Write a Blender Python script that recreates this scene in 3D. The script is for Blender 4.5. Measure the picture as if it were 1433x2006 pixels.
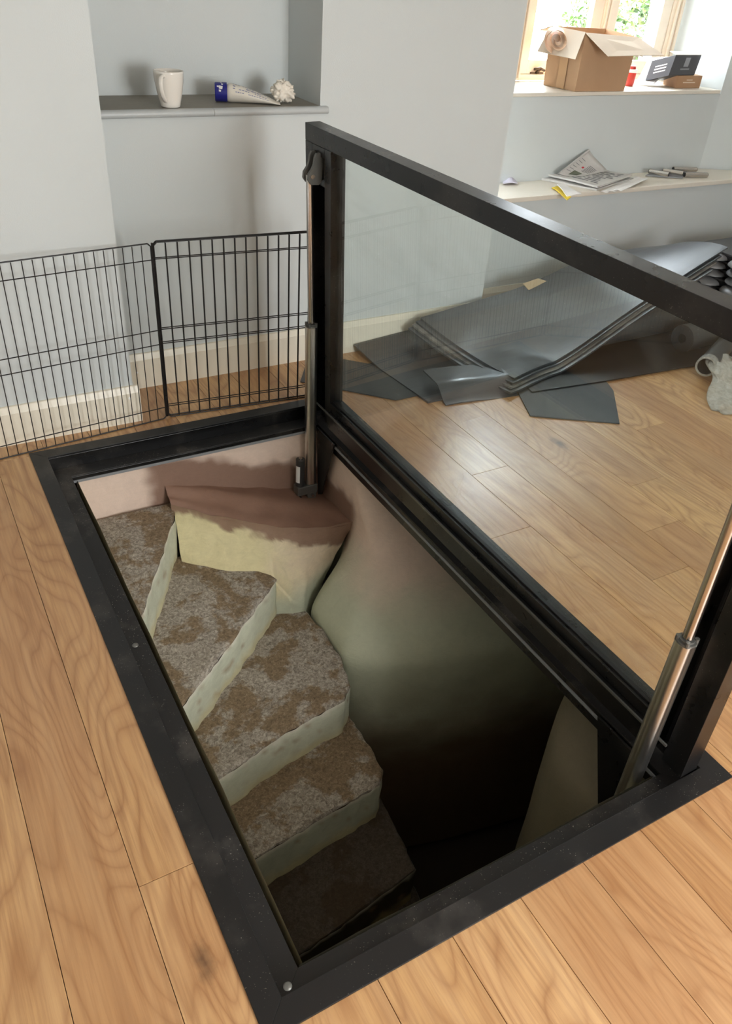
import bpy, bmesh, math, random
from mathutils import Vector, Matrix, noise
random.seed(7)
S = bpy.context.scene
COL = S.collection
for o in list(bpy.data.objects): bpy.data.objects.remove(o)

# ---------------- camera ----------------
F_PX, PW = 1552.6, 1433.0
CP = Vector((-0.24952, -0.61384, 1.75194))
CR = Vector((0.87049801, -0.48797173, 0.06416237)); CU = Vector((0.23847447, 0.53222742, 0.81232007)); CF = Vector((0.4305382, 0.69182192, -0.57967171))
cam = bpy.data.objects.new('camera', bpy.data.cameras.new('camera')); COL.objects.link(cam)
M = Matrix((CR, CU, -CF)).transposed().to_4x4(); M.translation = CP
cam.matrix_world = M
cam.data.sensor_fit = 'HORIZONTAL'; cam.data.sensor_width = 36; cam.data.lens = F_PX / PW * 36
cam.data.clip_start = 0.02
S.camera = cam
# ---------------- world, lights, exposure ----------------
W = bpy.data.worlds.new('world'); S.world = W; W.use_nodes = True
bg = W.node_tree.nodes['Background']; bg.inputs[0].default_value = (0.86, 0.93, 1.0, 1); bg.inputs[1].default_value = 16.0
S.view_settings.view_transform = 'Standard'; S.view_settings.look = 'None'
S.view_settings.exposure = 0.70; S.view_settings.gamma = 1; S.view_settings.use_curve_mapping = False
def area(name, loc, target, sx, sy, power, color=(1, 1, 1)):
    l = bpy.data.lights.new(name, 'AREA'); l.shape = 'RECTANGLE'; l.size = sx; l.size_y = sy; l.energy = power; l.color = color
    o = bpy.data.objects.new(name, l); COL.objects.link(o); o.location = loc
    o.rotation_euler = (Vector(target) - Vector(loc)).to_track_quat('-Z', 'Y').to_euler(); return o
area('daylight_above_back_window', (4.3, 5.2, 3.1), (3.6, 3.2, 1.0), 1.8, 1.2, 160, (0.80, 0.90, 1.0))
area('daylight_through_front_window', (1.45, -2.55, 1.45), (-0.7, 2.5, 0.8), 1.4, 1.1, 95, (0.97, 0.985, 1.0))
pl = bpy.data.lights.new('ceiling_bulb', 'POINT'); pl.energy = 24; pl.shadow_soft_size = 0.07; pl.color = (1.0, 0.96, 0.9)
po = bpy.data.objects.new('ceiling_bulb', pl); COL.objects.link(po); po.location = (1.15, -2.2, 2.15)

# ---------------- projection helpers used to place real geometry ----------------
def ray(px, py): return CF + (px - 716.5) / F_PX * CR - (py - 1003) / F_PX * CU
def aZ(px, py, z=0.0): d = ray(px, py); return CP + (z - CP.z) / d.z * d
def aY(px, py, y): d = ray(px, py); return CP + (y - CP.y) / d.y * d
def aX(px, py, x): d = ray(px, py); return CP + (x - CP.x) / d.x * d

# ---------------- material helpers ----------------
def lin(c): return tuple((v / 255 / 12.92) if v / 255 <= 0.04045 else ((v / 255 + 0.055) / 1.055) ** 2.4 for v in c) + (1,)
class NT:
    def __init__(s, name):
        s.m = bpy.data.materials.new(name); s.m.use_nodes = True; s.n = s.m.node_tree.nodes; s.l = s.m.node_tree.links
        s.b = s.n['Principled BSDF']; s.out = s.n['Material Output']
    def add(s, t, **k):
        n = s.n.new(t)
        for a, v in k.items(): setattr(n, a, v)
        return n
    def put(s, a, b):
        if isinstance(a, bpy.types.NodeSocket): s.l.new(a, b)
        else: b.default_value = a
    def noise(s, vec, scale, detail=4, rough=0.55, dist=0.0):
        n = s.add('ShaderNodeTexNoise'); s.put(vec, n.inputs['Vector']); n.inputs['Scale'].default_value = scale
        n.inputs['Detail'].default_value = detail; n.inputs['Roughness'].default_value = rough; n.inputs['Distortion'].default_value = dist; return n.outputs['Fac']
    def ramp(s, fac, stops, interp='LINEAR'):
        n = s.add('ShaderNodeValToRGB'); s.put(fac, n.inputs[0]); cr = n.color_ramp; cr.interpolation = interp
        while len(cr.elements) < len(stops): cr.elements.new(0.5)
        for e, (p, c) in zip(cr.elements, stops): e.position = p; e.color = c if len(c) == 4 else tuple(c) + (1,)
        return n.outputs[0]
    def math(s, op, a, b=0.0, c=0.0, clamp=False):
        n = s.add('ShaderNodeMath', operation=op); n.use_clamp = clamp
        for i, v in enumerate((a, b, c)): s.put(v, n.inputs[i])
        return n.outputs[0]
    def mix(s, f, a, b, mode='MIX'):
        n = s.add('ShaderNodeMix', data_type='RGBA', blend_type=mode); s.put(f, n.inputs[0]); s.put(a, n.inputs[6]); s.put(b, n.inputs[7]); return n.outputs[2]
    def pos(s): return s.add('ShaderNodeNewGeometry').outputs['Position']
    def obj(s): return s.add('ShaderNodeTexCoord').outputs['Object']
    def mapv(s, v, scale=(1, 1, 1), loc=(0, 0, 0)):
        n = s.add('ShaderNodeMapping'); s.put(v, n.inputs[0]); n.inputs['Scale'].default_value = scale; n.inputs['Location'].default_value = loc; return n.outputs[0]
    def bump(s, h, strength=0.2, dist=0.01):
        n = s.add('ShaderNodeBump'); s.put(h, n.inputs['Height']); n.inputs['Strength'].default_value = strength; n.inputs['Distance'].default_value = dist
        s.l.new(n.outputs[0], s.b.inputs['Normal'])
    def setb(s, **k):
        for a, v in k.items(): s.put(v, s.b.inputs[a.replace('_', ' ')])
        return s.m
BW = [(0, (0, 0, 0, 1)), (1, (1, 1, 1, 1))]
def simple(name, c, rough=0.5, metal=0.0, var=0.06, scale=8, bump=0.0, bscale=60, spec=0.5):
    t = NT(name); p = t.pos(); n = t.noise(p, scale, 3)
    a = [v * (1 - var) for v in lin(c)[:3]] + [1]; b = [min(1, v * (1 + var)) for v in lin(c)[:3]] + [1]
    col = t.mix(n, tuple(a), tuple(b)); t.setb(Base_Color=col, Roughness=rough, Metallic=metal); t.b.inputs['Specular IOR Level'].default_value = spec
    if bump: t.bump(t.noise(p, bscale, 4), bump, 0.004)
    return t.m

def wall_paint(name, c):
    t = NT(name); p = t.pos(); n = t.noise(p, 1.3, 3); f = t.noise(p, 220, 2)
    base = lin(c); col = t.mix(n, tuple(v * .965 for v in base[:3]) + (1,), tuple(min(1, v * 1.03) for v in base[:3]) + (1,))
    t.setb(Base_Color=col, Roughness=0.62); t.b.inputs['Specular IOR Level'].default_value = 0.3
    t.bump(t.math('ADD', t.math('MULTIPLY', n, 3.0), f), 0.12, 0.003); return t.m
M_wall = wall_paint('pale_grey_wall_paint', (206, 211, 210))
M_ceil = wall_paint('white_ceiling_paint', (232, 230, 224))
M_skirt = simple('cream_gloss_woodwork', (233, 226, 208), 0.35, var=0.03)
M_shelf = simple('grey_shelf_paint', (186, 190, 190), 0.4, var=0.05)
M_shelftop = simple('dusty_grey_shelf_top', (142, 138, 128), 0.7, var=0.1, scale=20)
M_seat = simple('cream_window_board_paint', (226, 218, 204), 0.4, var=0.03)
M_win = simple('cream_window_paint', (236, 222, 202), 0.35, var=0.03)

def oak():
    t = NT('oiled_oak'); oi = t.add('ShaderNodeObjectInfo'); R = oi.outputs['Random']; p = t.pos()
    off = t.add('ShaderNodeCombineXYZ'); t.put(t.math('MULTIPLY', R, 37.0), off.inputs[0]); t.put(t.math('MULTIPLY', R, 91.0), off.inputs[1]); t.put(t.math('MULTIPLY', R, 13.0), off.inputs[2])
    v = t.add('ShaderNodeVectorMath', operation='ADD'); t.put(p, v.inputs[0]); t.put(off.outputs[0], v.inputs[1]); P = v.outputs[0]
    warp = t.noise(t.mapv(P, (3.6, 0.85, 1)), 1.0, 2, 0.5, 0.35)
    rings = t.math('MULTIPLY', warp, 23.0); tri = t.math('PINGPONG', rings, 0.5)
    ringm = t.ramp(t.math('MULTIPLY', tri, 2.0), [(0, (1, 1, 1, 1)), (0.22, (.45, .45, .45, 1)), (0.75, (0, 0, 0, 1))])
    fine = t.noise(t.mapv(P, (95, 3.2, 1)), 1.0, 5, 0.68)
    mid = t.noise(t.mapv(P, (22, 1.1, 1)), 1.0, 3, 0.6)
    tone = t.noise(t.mapv(P, (2.2, 0.6, 1)), 1.0, 2)
    base = t.ramp(R, [(0.0, lin((178, 134, 88))), (0.3, lin((204, 162, 110))), (0.55, lin((184, 140, 96))), (0.8, lin((214, 172, 120))), (1.0, lin((168, 120, 80)))])
    c = t.mix(t.math('MULTIPLY', ringm, 0.62), base, lin((142, 92, 52)))
    c = t.mix(t.math('MULTIPLY', t.ramp(fine, [(0.42, (0, 0, 0, 1)), (0.68, (1, 1, 1, 1))]), 0.62), c, lin((140, 96, 60)))
    c = t.mix(t.math('MULTIPLY', t.ramp(mid, [(0.45, (0, 0, 0, 1)), (0.8, (1, 1, 1, 1))]), 0.5), c, lin((222, 184, 136)))
    c = t.mix(t.math('MULTIPLY', t.ramp(tone, [(0.3, (0, 0, 0, 1)), (0.7, (1, 1, 1, 1))]), 0.35), c, lin((168, 118, 74)))
    vo = t.add('ShaderNodeTexVoronoi'); t.put(t.mapv(P, (3.0, 1.25, 0.01)), vo.inputs['Vector']); vo.inputs['Scale'].default_value = 1.0
    kd = t.math('ADD', vo.outputs['Distance'], t.math('MULTIPLY', t.math('SUBTRACT', t.noise(P, 30, 3), 0.5), 0.07))
    sel = t.math('GREATER_THAN', t.add('ShaderNodeSeparateColor').outputs[0], 0.55)
    sc = sel.node; t.l.new(vo.outputs['Color'], t.n[sel.node.inputs[0].links[0].from_node.name].inputs[0])
    km = t.math('MULTIPLY', t.ramp(kd, [(0.02, (1, 1, 1, 1)), (0.085, (0, 0, 0, 1))]), sel)
    halo = t.math('MULTIPLY', t.ramp(kd, [(0.05, (1, 1, 1, 1)), (0.24, (0, 0, 0, 1))]), sel)
    c = t.mix(t.math('MULTIPLY', halo, 0.42), c, lin((150, 98, 58)))
    c = t.mix(t.math('MULTIPLY', km, 0.85), c, lin((70, 44, 28)))
    t.setb(Base_Color=c, Roughness=t.math('MULTIPLY_ADD', fine, 0.14, 0.25)); t.b.inputs['Specular IOR Level'].default_value = 0.8
    t.bump(t.math('ADD', fine, t.math('MULTIPLY', ringm, 0.8)), 0.10, 0.002); return t.m
M_oak = oak()
M_sub = simple('dark_subfloor', (44, 32, 24), 0.9)

def black_steel(name, dust, c=(14, 14, 15), rough=0.29):
    t = NT(name); p = t.pos(); v = t.noise(p, 420, 2, 0.5); big = t.noise(p, 7, 4, 0.6)
    spk = t.math('MULTIPLY', t.ramp(t.noise(p, 260, 1, 0.4), [(0.72, (0, 0, 0, 1)), (0.76, (1, 1, 1, 1))]), t.ramp(big, [(0.45, (0, 0, 0, 1)), (0.6, (1, 1, 1, 1))]))
    haze = t.math('MULTIPLY', t.ramp(t.noise(p, 3.5, 5, 0.62), [(0.52, (0, 0, 0, 1)), (0.8, (1, 1, 1, 1))]), dust * 0.30)
    col = t.mix(t.math('ADD', t.math('MULTIPLY', spk, dust), haze, clamp=True), lin(c), lin((168, 160, 150)))
    t.setb(Base_Color=col, Roughness=t.math('MULTIPLY_ADD', big, 0.2, rough - 0.1)); t.bump(t.noise(p, 900, 2), 0.04, 0.001); return t.m
M_steel = black_steel('satin_black_powder_coated_steel', 0.35)
M_ledge = black_steel('dusty_black_steel_ledge', 0.9, (22, 21, 21), 0.55)
M_flange = black_steel('black_steel_flange', 0.5, (16, 16, 17), 0.42)
M_gasket = simple('black_rubber_gasket', (10, 10, 11), 0.6)
M_lip = simple('grey_sealant_lip', (128, 130, 132), 0.6)
M_alu = simple('clear_anodised_aluminium', (214, 212, 206), 0.30, 1.0, 0.03)
M_rod = simple('polished_steel_rod', (206, 200, 194), 0.24, 1.0, 0.02)
M_zinc = simple('grey_zinc_casting', (112, 112, 108), 0.45, 0.6)
M_motor = simple('dark_grey_motor_can', (62, 62, 62), 0.4, 0.3)
M_label = simple('white_sticker', (228, 228, 226), 0.5)
M_wire = simple('black_enamelled_wire', (22, 20, 20), 0.42)

def pane(name, tint, dust):
    t = NT(name); t.n.remove(t.b)
    tr = t.add('ShaderNodeBsdfTransparent'); tr.inputs[0].default_value = tint
    gl = t.add('ShaderNodeBsdfGlossy'); gl.inputs['Roughness'].default_value = 0.0
    ge = t.add('ShaderNodeNewGeometry'); dt = t.add('ShaderNodeVectorMath', operation='DOT_PRODUCT'); t.l.new(ge.outputs['Normal'], dt.inputs[0]); t.l.new(ge.outputs['Incoming'], dt.inputs[1])
    fr_ = t.math('MULTIPLY_ADD', t.math('POWER', t.math('SUBTRACT', 1.0, t.math('ABSOLUTE', dt.outputs['Value']), clamp=True), 5.0), 0.96, 0.04)
    m1 = t.add('ShaderNodeMixShader'); t.l.new(fr_, m1.inputs[0]); t.l.new(tr.outputs[0], m1.inputs[1]); t.l.new(gl.outputs[0], m1.inputs[2])
    df = t.add('ShaderNodeBsdfDiffuse'); df.inputs[0].default_value = (0.62, 0.66, 0.66, 1)
    p = t.pos(); n1 = t.noise(t.mapv(p, (1, 1.2, 3)), 1.6, 5, 0.6, 0.6); n2 = t.noise(t.mapv(p, (1, 9, 60)), 3.0, 4, 0.7)
    sm = t.math('MULTIPLY', t.ramp(n1, [(0.42, (0, 0, 0, 1)), (0.8, (1, 1, 1, 1))]), t.math('MULTIPLY_ADD', n2, 0.8, 0.6))
    f = t.math('MULTIPLY', sm, dust); m2 = t.add('ShaderNodeMixShader'); t.l.new(f, m2.inputs[0]); t.l.new(m1.outputs[0], m2.inputs[1]); t.l.new(df.outputs[0], m2.inputs[2])
    t.l.new(m2.outputs[0], t.out.inputs[0]); return t.m
M_glass = pane('greenish_toughened_glass', (0.925, 0.962, 0.952, 1), 0.10)
M_wglass = pane('clear_window_glass', (0.97, 0.98, 0.98, 1), 0.02)

def tread_mat(name='worn_stone_tread', shade_mix=0.0):
    t = NT(name); p = t.pos(); a = t.noise(p, 4, 4, 0.6, 0.4); b = t.noise(p, 75, 6, 0.75, 0.8); c = t.noise(p, 14, 5, 0.7)
    g = t.ramp(b, [(0.32, lin((96, 88, 78))), (0.48, lin((150, 141, 128))), (0.60, lin((186, 177, 164))), (0.78, lin((222, 214, 202)))])
    br = t.ramp(b, [(0.3, lin((88, 70, 48))), (0.55, lin((132, 110, 80))), (0.8, lin((176, 154, 122)))])
    k = t.ramp(t.math('MULTIPLY_ADD', c, 0.35, t.math('MULTIPLY', a, 0.7)), [(0.515, (0, 0, 0, 1)), (0.56, (1, 1, 1, 1))])
    col = t.mix(t.math('MULTIPLY', k, 0.85), g, br); col = t.mix(t.ramp(t.noise(p, 160, 2), [(0.72, (0, 0, 0, 1)), (0.78, (.8, .8, .8, 1))]), col, lin((214, 206, 190)))
    if shade_mix: col = t.mix(shade_mix, col, lin((52, 40, 26)))  # darkens the stone colour to stand in for shade
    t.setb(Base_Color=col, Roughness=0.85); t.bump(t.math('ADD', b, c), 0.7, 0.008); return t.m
M_tread = tread_mat(); M_tread_shaded = tread_mat('shaded_stone_tread', 0.85)  # second copy has stairwell shade mixed into its colour, for the lowest treads
def attr_mat(name, rough=0.7, spec=0.3, streak=0.12):
    t = NT(name); at = t.add('ShaderNodeVertexColor'); at.layer_name = 'pigment'; p = t.pos(); n = t.noise(p, 18, 6, 0.7, 0.8); f = t.noise(t.mapv(p, (30, 30, 120)), 1, 4, 0.7)
    v = t.math('ADD', t.math('MULTIPLY', n, streak * 2), t.math('MULTIPLY_ADD', f, streak, 1 - streak * 1.5))
    col = t.mix(1.0, at.outputs[0], v, 'MULTIPLY'); t.setb(Base_Color=col, Roughness=rough); t.b.inputs['Specular IOR Level'].default_value = spec
    t.bump(t.math('ADD', n, t.math('MULTIPLY', f, .5)), 0.35, 0.006); return t.m
M_pit = attr_mat('patched_painted_plaster')
M_pit2 = attr_mat('flaking_riser_paint', streak=0.2)

def sheet_mat(name, c1, c2, rough):
    t = NT(name); p = t.pos(); s1 = t.noise(t.mapv(p, (2.2, 34, 20)), 1, 4, 0.65); s2 = t.noise(p, 2.2, 4)
    col = t.mix(t.ramp(t.math('MULTIPLY_ADD', s1, .6, t.math('MULTIPLY', s2, .4)), [(0.35, (0, 0, 0, 1)), (0.7, (1, 1, 1, 1))]), lin(c1), lin(c2))
    t.setb(Base_Color=col, Roughness=t.math('MULTIPLY_ADD', s1, 0.2, rough - .1)); t.b.inputs['Specular IOR Level'].default_value = 0.95; t.bump(s1, 0.12, 0.003); return t.m
M_sheet = sheet_mat('matt_black_rubber_sheet', (40, 42, 45), (66, 69, 73), 0.33)
M_sheet2 = sheet_mat('dull_charcoal_sheet', (34, 36, 38), (56, 58, 60), 0.6)
M_sheetedge = sheet_mat('crumbly_sheet_edge', (26, 26, 26), (150, 146, 138), 0.7)
M_black = simple('black_plastic', (30, 30, 31), 0.35)
M_dome = simple('grey_plastic_end', (120, 120, 120), 0.4)
M_card = simple('brown_cardboard', (186, 150, 116), 0.8, var=0.05, scale=14)
M_cardin = simple('pale_cardboard_liner', (216, 198, 178), 0.8, var=0.04)
M_kraft = simple('kraft_carton', (170, 132, 100), 0.75)
M_darkbox = simple('charcoal_printed_carton', (74, 74, 78), 0.5)
M_paper = simple('white_paper', (228, 224, 220), 0.7, var=0.05, scale=30)
M_news = simple('newsprint', (200, 197, 192), 0.8, var=0.06, scale=40)
M_ink = simple('faded_grey_ink', (112, 112, 114), 0.8)
M_red = simple('red_plastic', (196, 54, 40), 0.4)
M_yel = simple('yellow_paper', (232, 200, 60), 0.6)
M_blue = simple('deep_blue_plastic', (36, 38, 128), 0.35)
M_china = simple('glazed_white_china', (238, 233, 224), 0.12, var=0.02)
M_tube = simple('soft_white_tube', (222, 216, 204), 0.35, var=0.05)
M_tan = simple('tan_torn_tape', (196, 174, 140), 0.7)
M_leaf = simple('green_leaf', (66, 92, 34), 0.5, var=0.4, scale=9)
M_leaf2 = simple('yellow_green_leaf', (116, 128, 56), 0.5, var=0.3, scale=9)
M_render = simple('white_garden_render', (235, 232, 226), 0.9)
M_pave = simple('pale_paving', (190, 184, 174), 0.9)
M_bark = simple('brown_bark', (92, 74, 58), 0.9)
M_chrome = simple('bright_metal_tube', (196, 192, 186), 0.25, 0.9)
M_bronze = simple('dark_window_latch_metal', (88, 74, 60), 0.4, 0.8)
def plastic_bag():
    t = NT('crumpled_clear_bag'); p = t.pos(); n = t.noise(p, 28, 5, 0.7, 1.0)
    t.setb(Base_Color=lin((222, 220, 210)), Roughness=0.18, Alpha=t.math('MULTIPLY_ADD', n, 0.7, 0.15)); t.bump(n, 0.9, 0.02); return t.m
M_bag = plastic_bag()

# ---------------- object helpers ----------------
def link(o, parent=None):
    COL.objects.link(o)
    if parent is not None: o.parent = parent
    return o
def wloc(o):
    v = Vector((0, 0, 0))
    while o is not None: v += o.location; o = o.parent
    return v
def tag(o, label=None, cat=None, group=None, kind=None):
    if label: o['label'] = label
    if cat: o['category'] = cat
    if group: o['group'] = group
    if kind: o['kind'] = kind
    return o
def thing(name, loc, label, cat, group=None):
    o = bpy.data.objects.new(name, None); o.empty_display_size = 0.05; o.location = loc; link(o); return tag(o, label, cat, group)
class MB:
    def __init__(s): s.v = []; s.f = []; s.c = []
    def quadgrid(s, rows, close=False, thick=None):
        n = len(rows); m = len(rows[0]); b = len(s.v)
        for r_ in rows: s.v += [Vector(q) for q in r_]
        for i in range(n - 1):
            for j in range(m - 1 + (1 if close else 0)):
                k = (j + 1) % m; s.f.append((b + i * m + j, b + i * m + k, b + (i + 1) * m + k, b + (i + 1) * m + j))
        return s
    def box(s, a, b_):
        x0, y0, z0 = [min(p, q) for p, q in zip(a, b_)]; x1, y1, z1 = [max(p, q) for p, q in zip(a, b_)]
        return s.hexa([(x0, y0, z0), (x1, y0, z0), (x1, y1, z0), (x0, y1, z0)], [(x0, y0, z1), (x1, y0, z1), (x1, y1, z1), (x0, y1, z1)])
    def hexa(s, lo, hi):  # matching n-gon bottom and top
        b = len(s.v); n = len(lo); s.v += [Vector(q) for q in lo] + [Vector(q) for q in hi]
        s.f.append(tuple(b + i for i in reversed(range(n)))); s.f.append(tuple(b + n + i for i in range(n)))
        for i in range(n): j = (i + 1) % n; s.f.append((b + i, b + j, b + n + j, b + n + i))
        return s
    def cyl(s, a, b_, r0, r1=None, n=16, caps=True, prof=None):
        a = Vector(a); b_ = Vector(b_); r1 = r0 if r1 is None else r1; d = (b_ - a).normalized()
        u = d.orthogonal().normalized(); w = d.cross(u); k = len(s.v)
        for (c, r_) in ((a, r0), (b_, r1)):
            for i in range(n):
                t = 2 * math.pi * i / n; rr = r_ * (prof[i % len(prof)] if prof else 1); s.v.append(c + (u * math.cos(t) + w * math.sin(t)) * rr)
        for i in range(n): j = (i + 1) % n; s.f.append((k + i, k + j, k + n + j, k + n + i))
        if caps: s.f.append(tuple(k + i for i in reversed(range(n)))); s.f.append(tuple(k + n + i for i in range(n)))
        return s
    def tube(s, pts, r, n=8):
        for a, b_ in zip(pts, pts[1:]): s.cyl(a, b_, r, n=n)
        return s
    def lathe(s, c, prof, n=32):
        c = Vector(c); rows = [[c + Vector((math.cos(2 * math.pi * j / n) * r_, math.sin(2 * math.pi * j / n) * r_, z)) for j in range(n)] for r_, z in prof]
        return s.quadgrid(rows, True)
    def slab(s, rows, th):  # a curved sheet with real thickness (top grid given)
        rows = [[Vector(q) for q in r_] for r_ in rows]; n = len(rows); m = len(rows[0]); b = len(s.v)
        nor = [[None] * m for _ in rows]
        for i in range(n):
            for j in range(m):
                du = rows[min(i + 1, n - 1)][j] - rows[max(i - 1, 0)][j]; dv = rows[i][min(j + 1, m - 1)] - rows[i][max(j - 1, 0)]
                q = du.cross(dv); q = q.normalized() if q.length > 1e-9 else Vector((0, 0, 1))
                if q.z < 0: q = -q
                nor[i][j] = q
        top = [q for r_ in rows for q in r_]; bot = [rows[i][j] - nor[i][j] * th for i in range(n) for j in range(m)]
        s.v += top + bot; N = n * m
        for i in range(n - 1):
            for j in range(m - 1):
                a = b + i * m + j; s.f.append((a, a + 1, a + m + 1, a + m)); s.f.append((a + N, a + m + N, a + m + 1 + N, a + 1 + N))
        rim = [j for j in range(m)] + [i * m + m - 1 for i in range(1, n)] + [(n - 1) * m + j for j in range(m - 2, -1, -1)] + [i * m for i in range(n - 2, 0, -1)]
        for a, c in zip(rim, rim[1:] + rim[:1]): s.f.append((b + a, b + a + N, b + c + N, b + c))
        return s
    def build(s, name, mat, parent=None, smooth=False, bevel=0.0, pig=None, fix=True):
        L = wloc(parent) if parent is not None else Vector((0, 0, 0))
        me = bpy.data.meshes.new(name); me.from_pydata([tuple(q - L) for q in s.v], [], s.f); me.validate()
        if fix:
            bm = bmesh.new(); bm.from_mesh(me); bmesh.ops.recalc_face_normals(bm, faces=bm.faces)
            if bevel: bmesh.ops.bevel(bm, geom=[e for e in bm.edges if len(e.link_faces) == 2 and e.calc_face_angle(0) > 0.6], offset=bevel, segments=2, affect='EDGES', profile=0.6)
            bm.to_mesh(me); bm.free()
        me.materials.append(mat)
        if pig:
            ca = me.color_attributes.new('pigment', 'FLOAT_COLOR', 'POINT')
            for i, v in enumerate(me.vertices): ca.data[i].color = pig(v.co + L)
        if smooth: me.shade_smooth()
        if smooth and not isinstance(smooth, bool): me.set_sharp_from_angle(angle=smooth)
        o = bpy.data.objects.new(name, me); return link(o, parent)
def B(a, b): return MB().box(a, b)

# ================= SETTING =================
X1, Y1 = 1.355, 2.386
XL, XR, YF, YB, ZC = -2.1, 5.7, -2.7, 3.9, 2.5
def struct(o): o['kind'] = 'structure'; return o
floor = bpy.data.objects.new('floor', None); link(floor); struct(floor)
g = 0.02
sub = MB()
for a, b in (((XL, YF), (g, 3.1)), ((X1 - g, YF), (XR, 3.1)), ((g, YF), (X1 - g, g)), ((g, Y1 - g), (X1 - g, 3.1))): sub.box((a[0], a[1], -0.16), (b[0], b[1], -0.0145))
sub.build('subfloor', M_sub, floor)
SF, PWD = 0.4417, 0.19
known = {3: -0.10, 4: 0.0, 5: 1.138, 6: 1.525, 7: 2.55, 8: 0.922, 9: 1.185, 10: 2.1, 11: 1.53, -3: 0.42, -4: 3.0, -5: 0.9}
known = {5: 1.138, 6: 1.525, 7: 2.9, 8: 0.922, 9: 1.185, 10: 2.6, 11: 1.53, -3: 0.42, -4: -0.22, -5: 2.4, -2: -1.2, -1: -0.8, 0: -1.4, 1: -0.6, 2: -1.1, 3: -0.9, 4: -1.5}
def plank(x0, x1, y0, y1):
    if y1 - y0 < 0.03 or x1 - x0 < 0.02: return
    e = 0.0007
    b = MB().hexa([(x0 + e, y0 + e, -0.014), (x1 - e, y0 + e, -0.014), (x1 - e, y1 - e, -0.014), (x0 + e, y1 - e, -0.014)], [(x0 + e, y0 + e, 0), (x1 - e, y0 + e, 0), (x1 - e, y1 - e, 0), (x0 + e, y1 - e, 0)])
    b.build('floor_plank', M_oak, floor, bevel=0.0009)
for j in range(-13, 28):
    x0 = SF + j * PWD; x1 = x0 + PWD
    x0c, x1c = max(x0, XL), min(x1, XR)
    if x1c - x0c < 0.02: continue
    rnd = random.Random(j * 7 + 3); y = known.get(j, rnd.uniform(0, 2.2)); step = 2.75 if j == -4 else 2.2; y -= step * 3; cuts = [YF]
    while y < 3.2:
        if YF + .15 < y < 3.0: cuts.append(y)
        y += step
    cuts.append(3.06)
    for a, b in zip(cuts, cuts[1:]):
        hx0, hx1, hy0, hy1 = 0.015, X1 - 0.015, 0.015, Y1 - 0.015
        if x1c <= hx0 or x0c >= hx1 or b <= hy0 or a >= hy1: plank(x0c, x1c, a, b); continue
        if a < hy0: plank(x0c, x1c, a, hy0)
        if b > hy1: plank(x0c, x1c, hy1, b)
        aa, bb = max(a, hy0), min(b, hy1)
        if x0c < hx0: plank(x0c, hx0, aa, bb)
        if x1c > hx1: plank(hx1, x1c, aa, bb)

WT = ZC
struct(B((XL, 2.5, 0), (0.470, 3.3, WT)).build('wall_left_pilaster', M_wall))
# alcove wall with niche above the shelf
aw = MB(); aw.box((0.470, 2.8, 0), (1.478, 3.25, 1.15)); aw.box((1.478, 2.8, 0), (2.53, 3.25, WT)); aw.box((0.470, 3.13, 1.15), (1.478, 3.25, WT)); aw.box((0.47, 2.8, 2.2), (1.478, 3.13, WT))
struct(aw.build('wall_back', M_wall))
# window wall
ww = MB(); SX = 2.9; SILL = 1.108; SEAT = 0.615
ww.box((2.531, 3.07, 0), (5.7, 3.359, SEAT))
ww.box((2.531, 3.36, 0), (5.2, 3.81, SILL))
ww.hexa([(2.531, 3.36, SILL), (2.9, 3.36, SILL), (3.28, 3.81, SILL), (3.28, 3.9, SILL), (2.531, 3.9, SILL)], [(2.531, 3.36, WT), (2.9, 3.36, WT), (3.28, 3.81, WT), (3.28, 3.9, WT), (2.531, 3.9, WT)])
ww.box((3.28, 3.36, 2.16), (4.74, 3.9, WT))
struct(ww.build('wall_window', M_wall))
rw = [(4.69, 3.95), (4.70, 3.55), (4.73, 3.36), (5.05, 3.23), (5.7, 2.95)]
m = MB(); out = [(x + .35, y + .5) for x, y in rw]
for k in range(len(rw) - 1):
    q = [rw[k], rw[k + 1], out[k + 1], out[k]]; m.hexa([(x, y, SEAT + .002) for x, y in q], [(x, y, WT) for x, y in q])
struct(m.build('wall_right_reveal', M_wall))
struct(B((XR, YF, 0), (XR + .1, 3.4, WT)).build('wall_right', M_wall))
struct(B((XL - .1, YF, 0), (XL, 2.6, WT)).build('wall_left', M_wall))
struct(B((XL, YF - .1, 0), (XR, YF, WT)).build('wall_front', M_wall))
struct(B((XL - .1, YF - .1, ZC), (XR + .1, 3.95, ZC + .1)).build('ceiling', M_ceil))
# skirting
def skirt(name, a, b, n, h=0.169, t=0.018):
    a = Vector(a); b = Vector(b); n = Vector(n).normalized() * t; n2 = n * 0.45; m = MB()
    prof = [(0, 0), (n, 0), (n, h - .03), (n * .8, h - .022), (n2, h - .004), (n2, h), (0, h)]
    lo = [a + (p if p != 0 else Vector((0, 0, 0))) + Vector((0, 0, z)) for p, z in prof]; hi = [b + (p if p != 0 else Vector((0, 0, 0))) + Vector((0, 0, z)) for p, z in prof]
    return struct(m.hexa(lo, hi).build(name, M_skirt))
skirt('baseboard_pilaster', (XL, 2.4995, 0), (0.492, 2.4995, 0), (0, -1, 0))
skirt('baseboard_pilaster_return', (0.4705, 2.4995, 0), (0.4705, 2.8, 0), (1, 0, 0))
skirt('baseboard_back', (0.49, 2.7995, 0), (2.53, 2.7995, 0), (0, -1, 0))
skirt('baseboard_window', (2.531, 3.0695, 0), (5.5, 3.0695, 0), (0, -1, 0), h=0.12)
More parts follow.
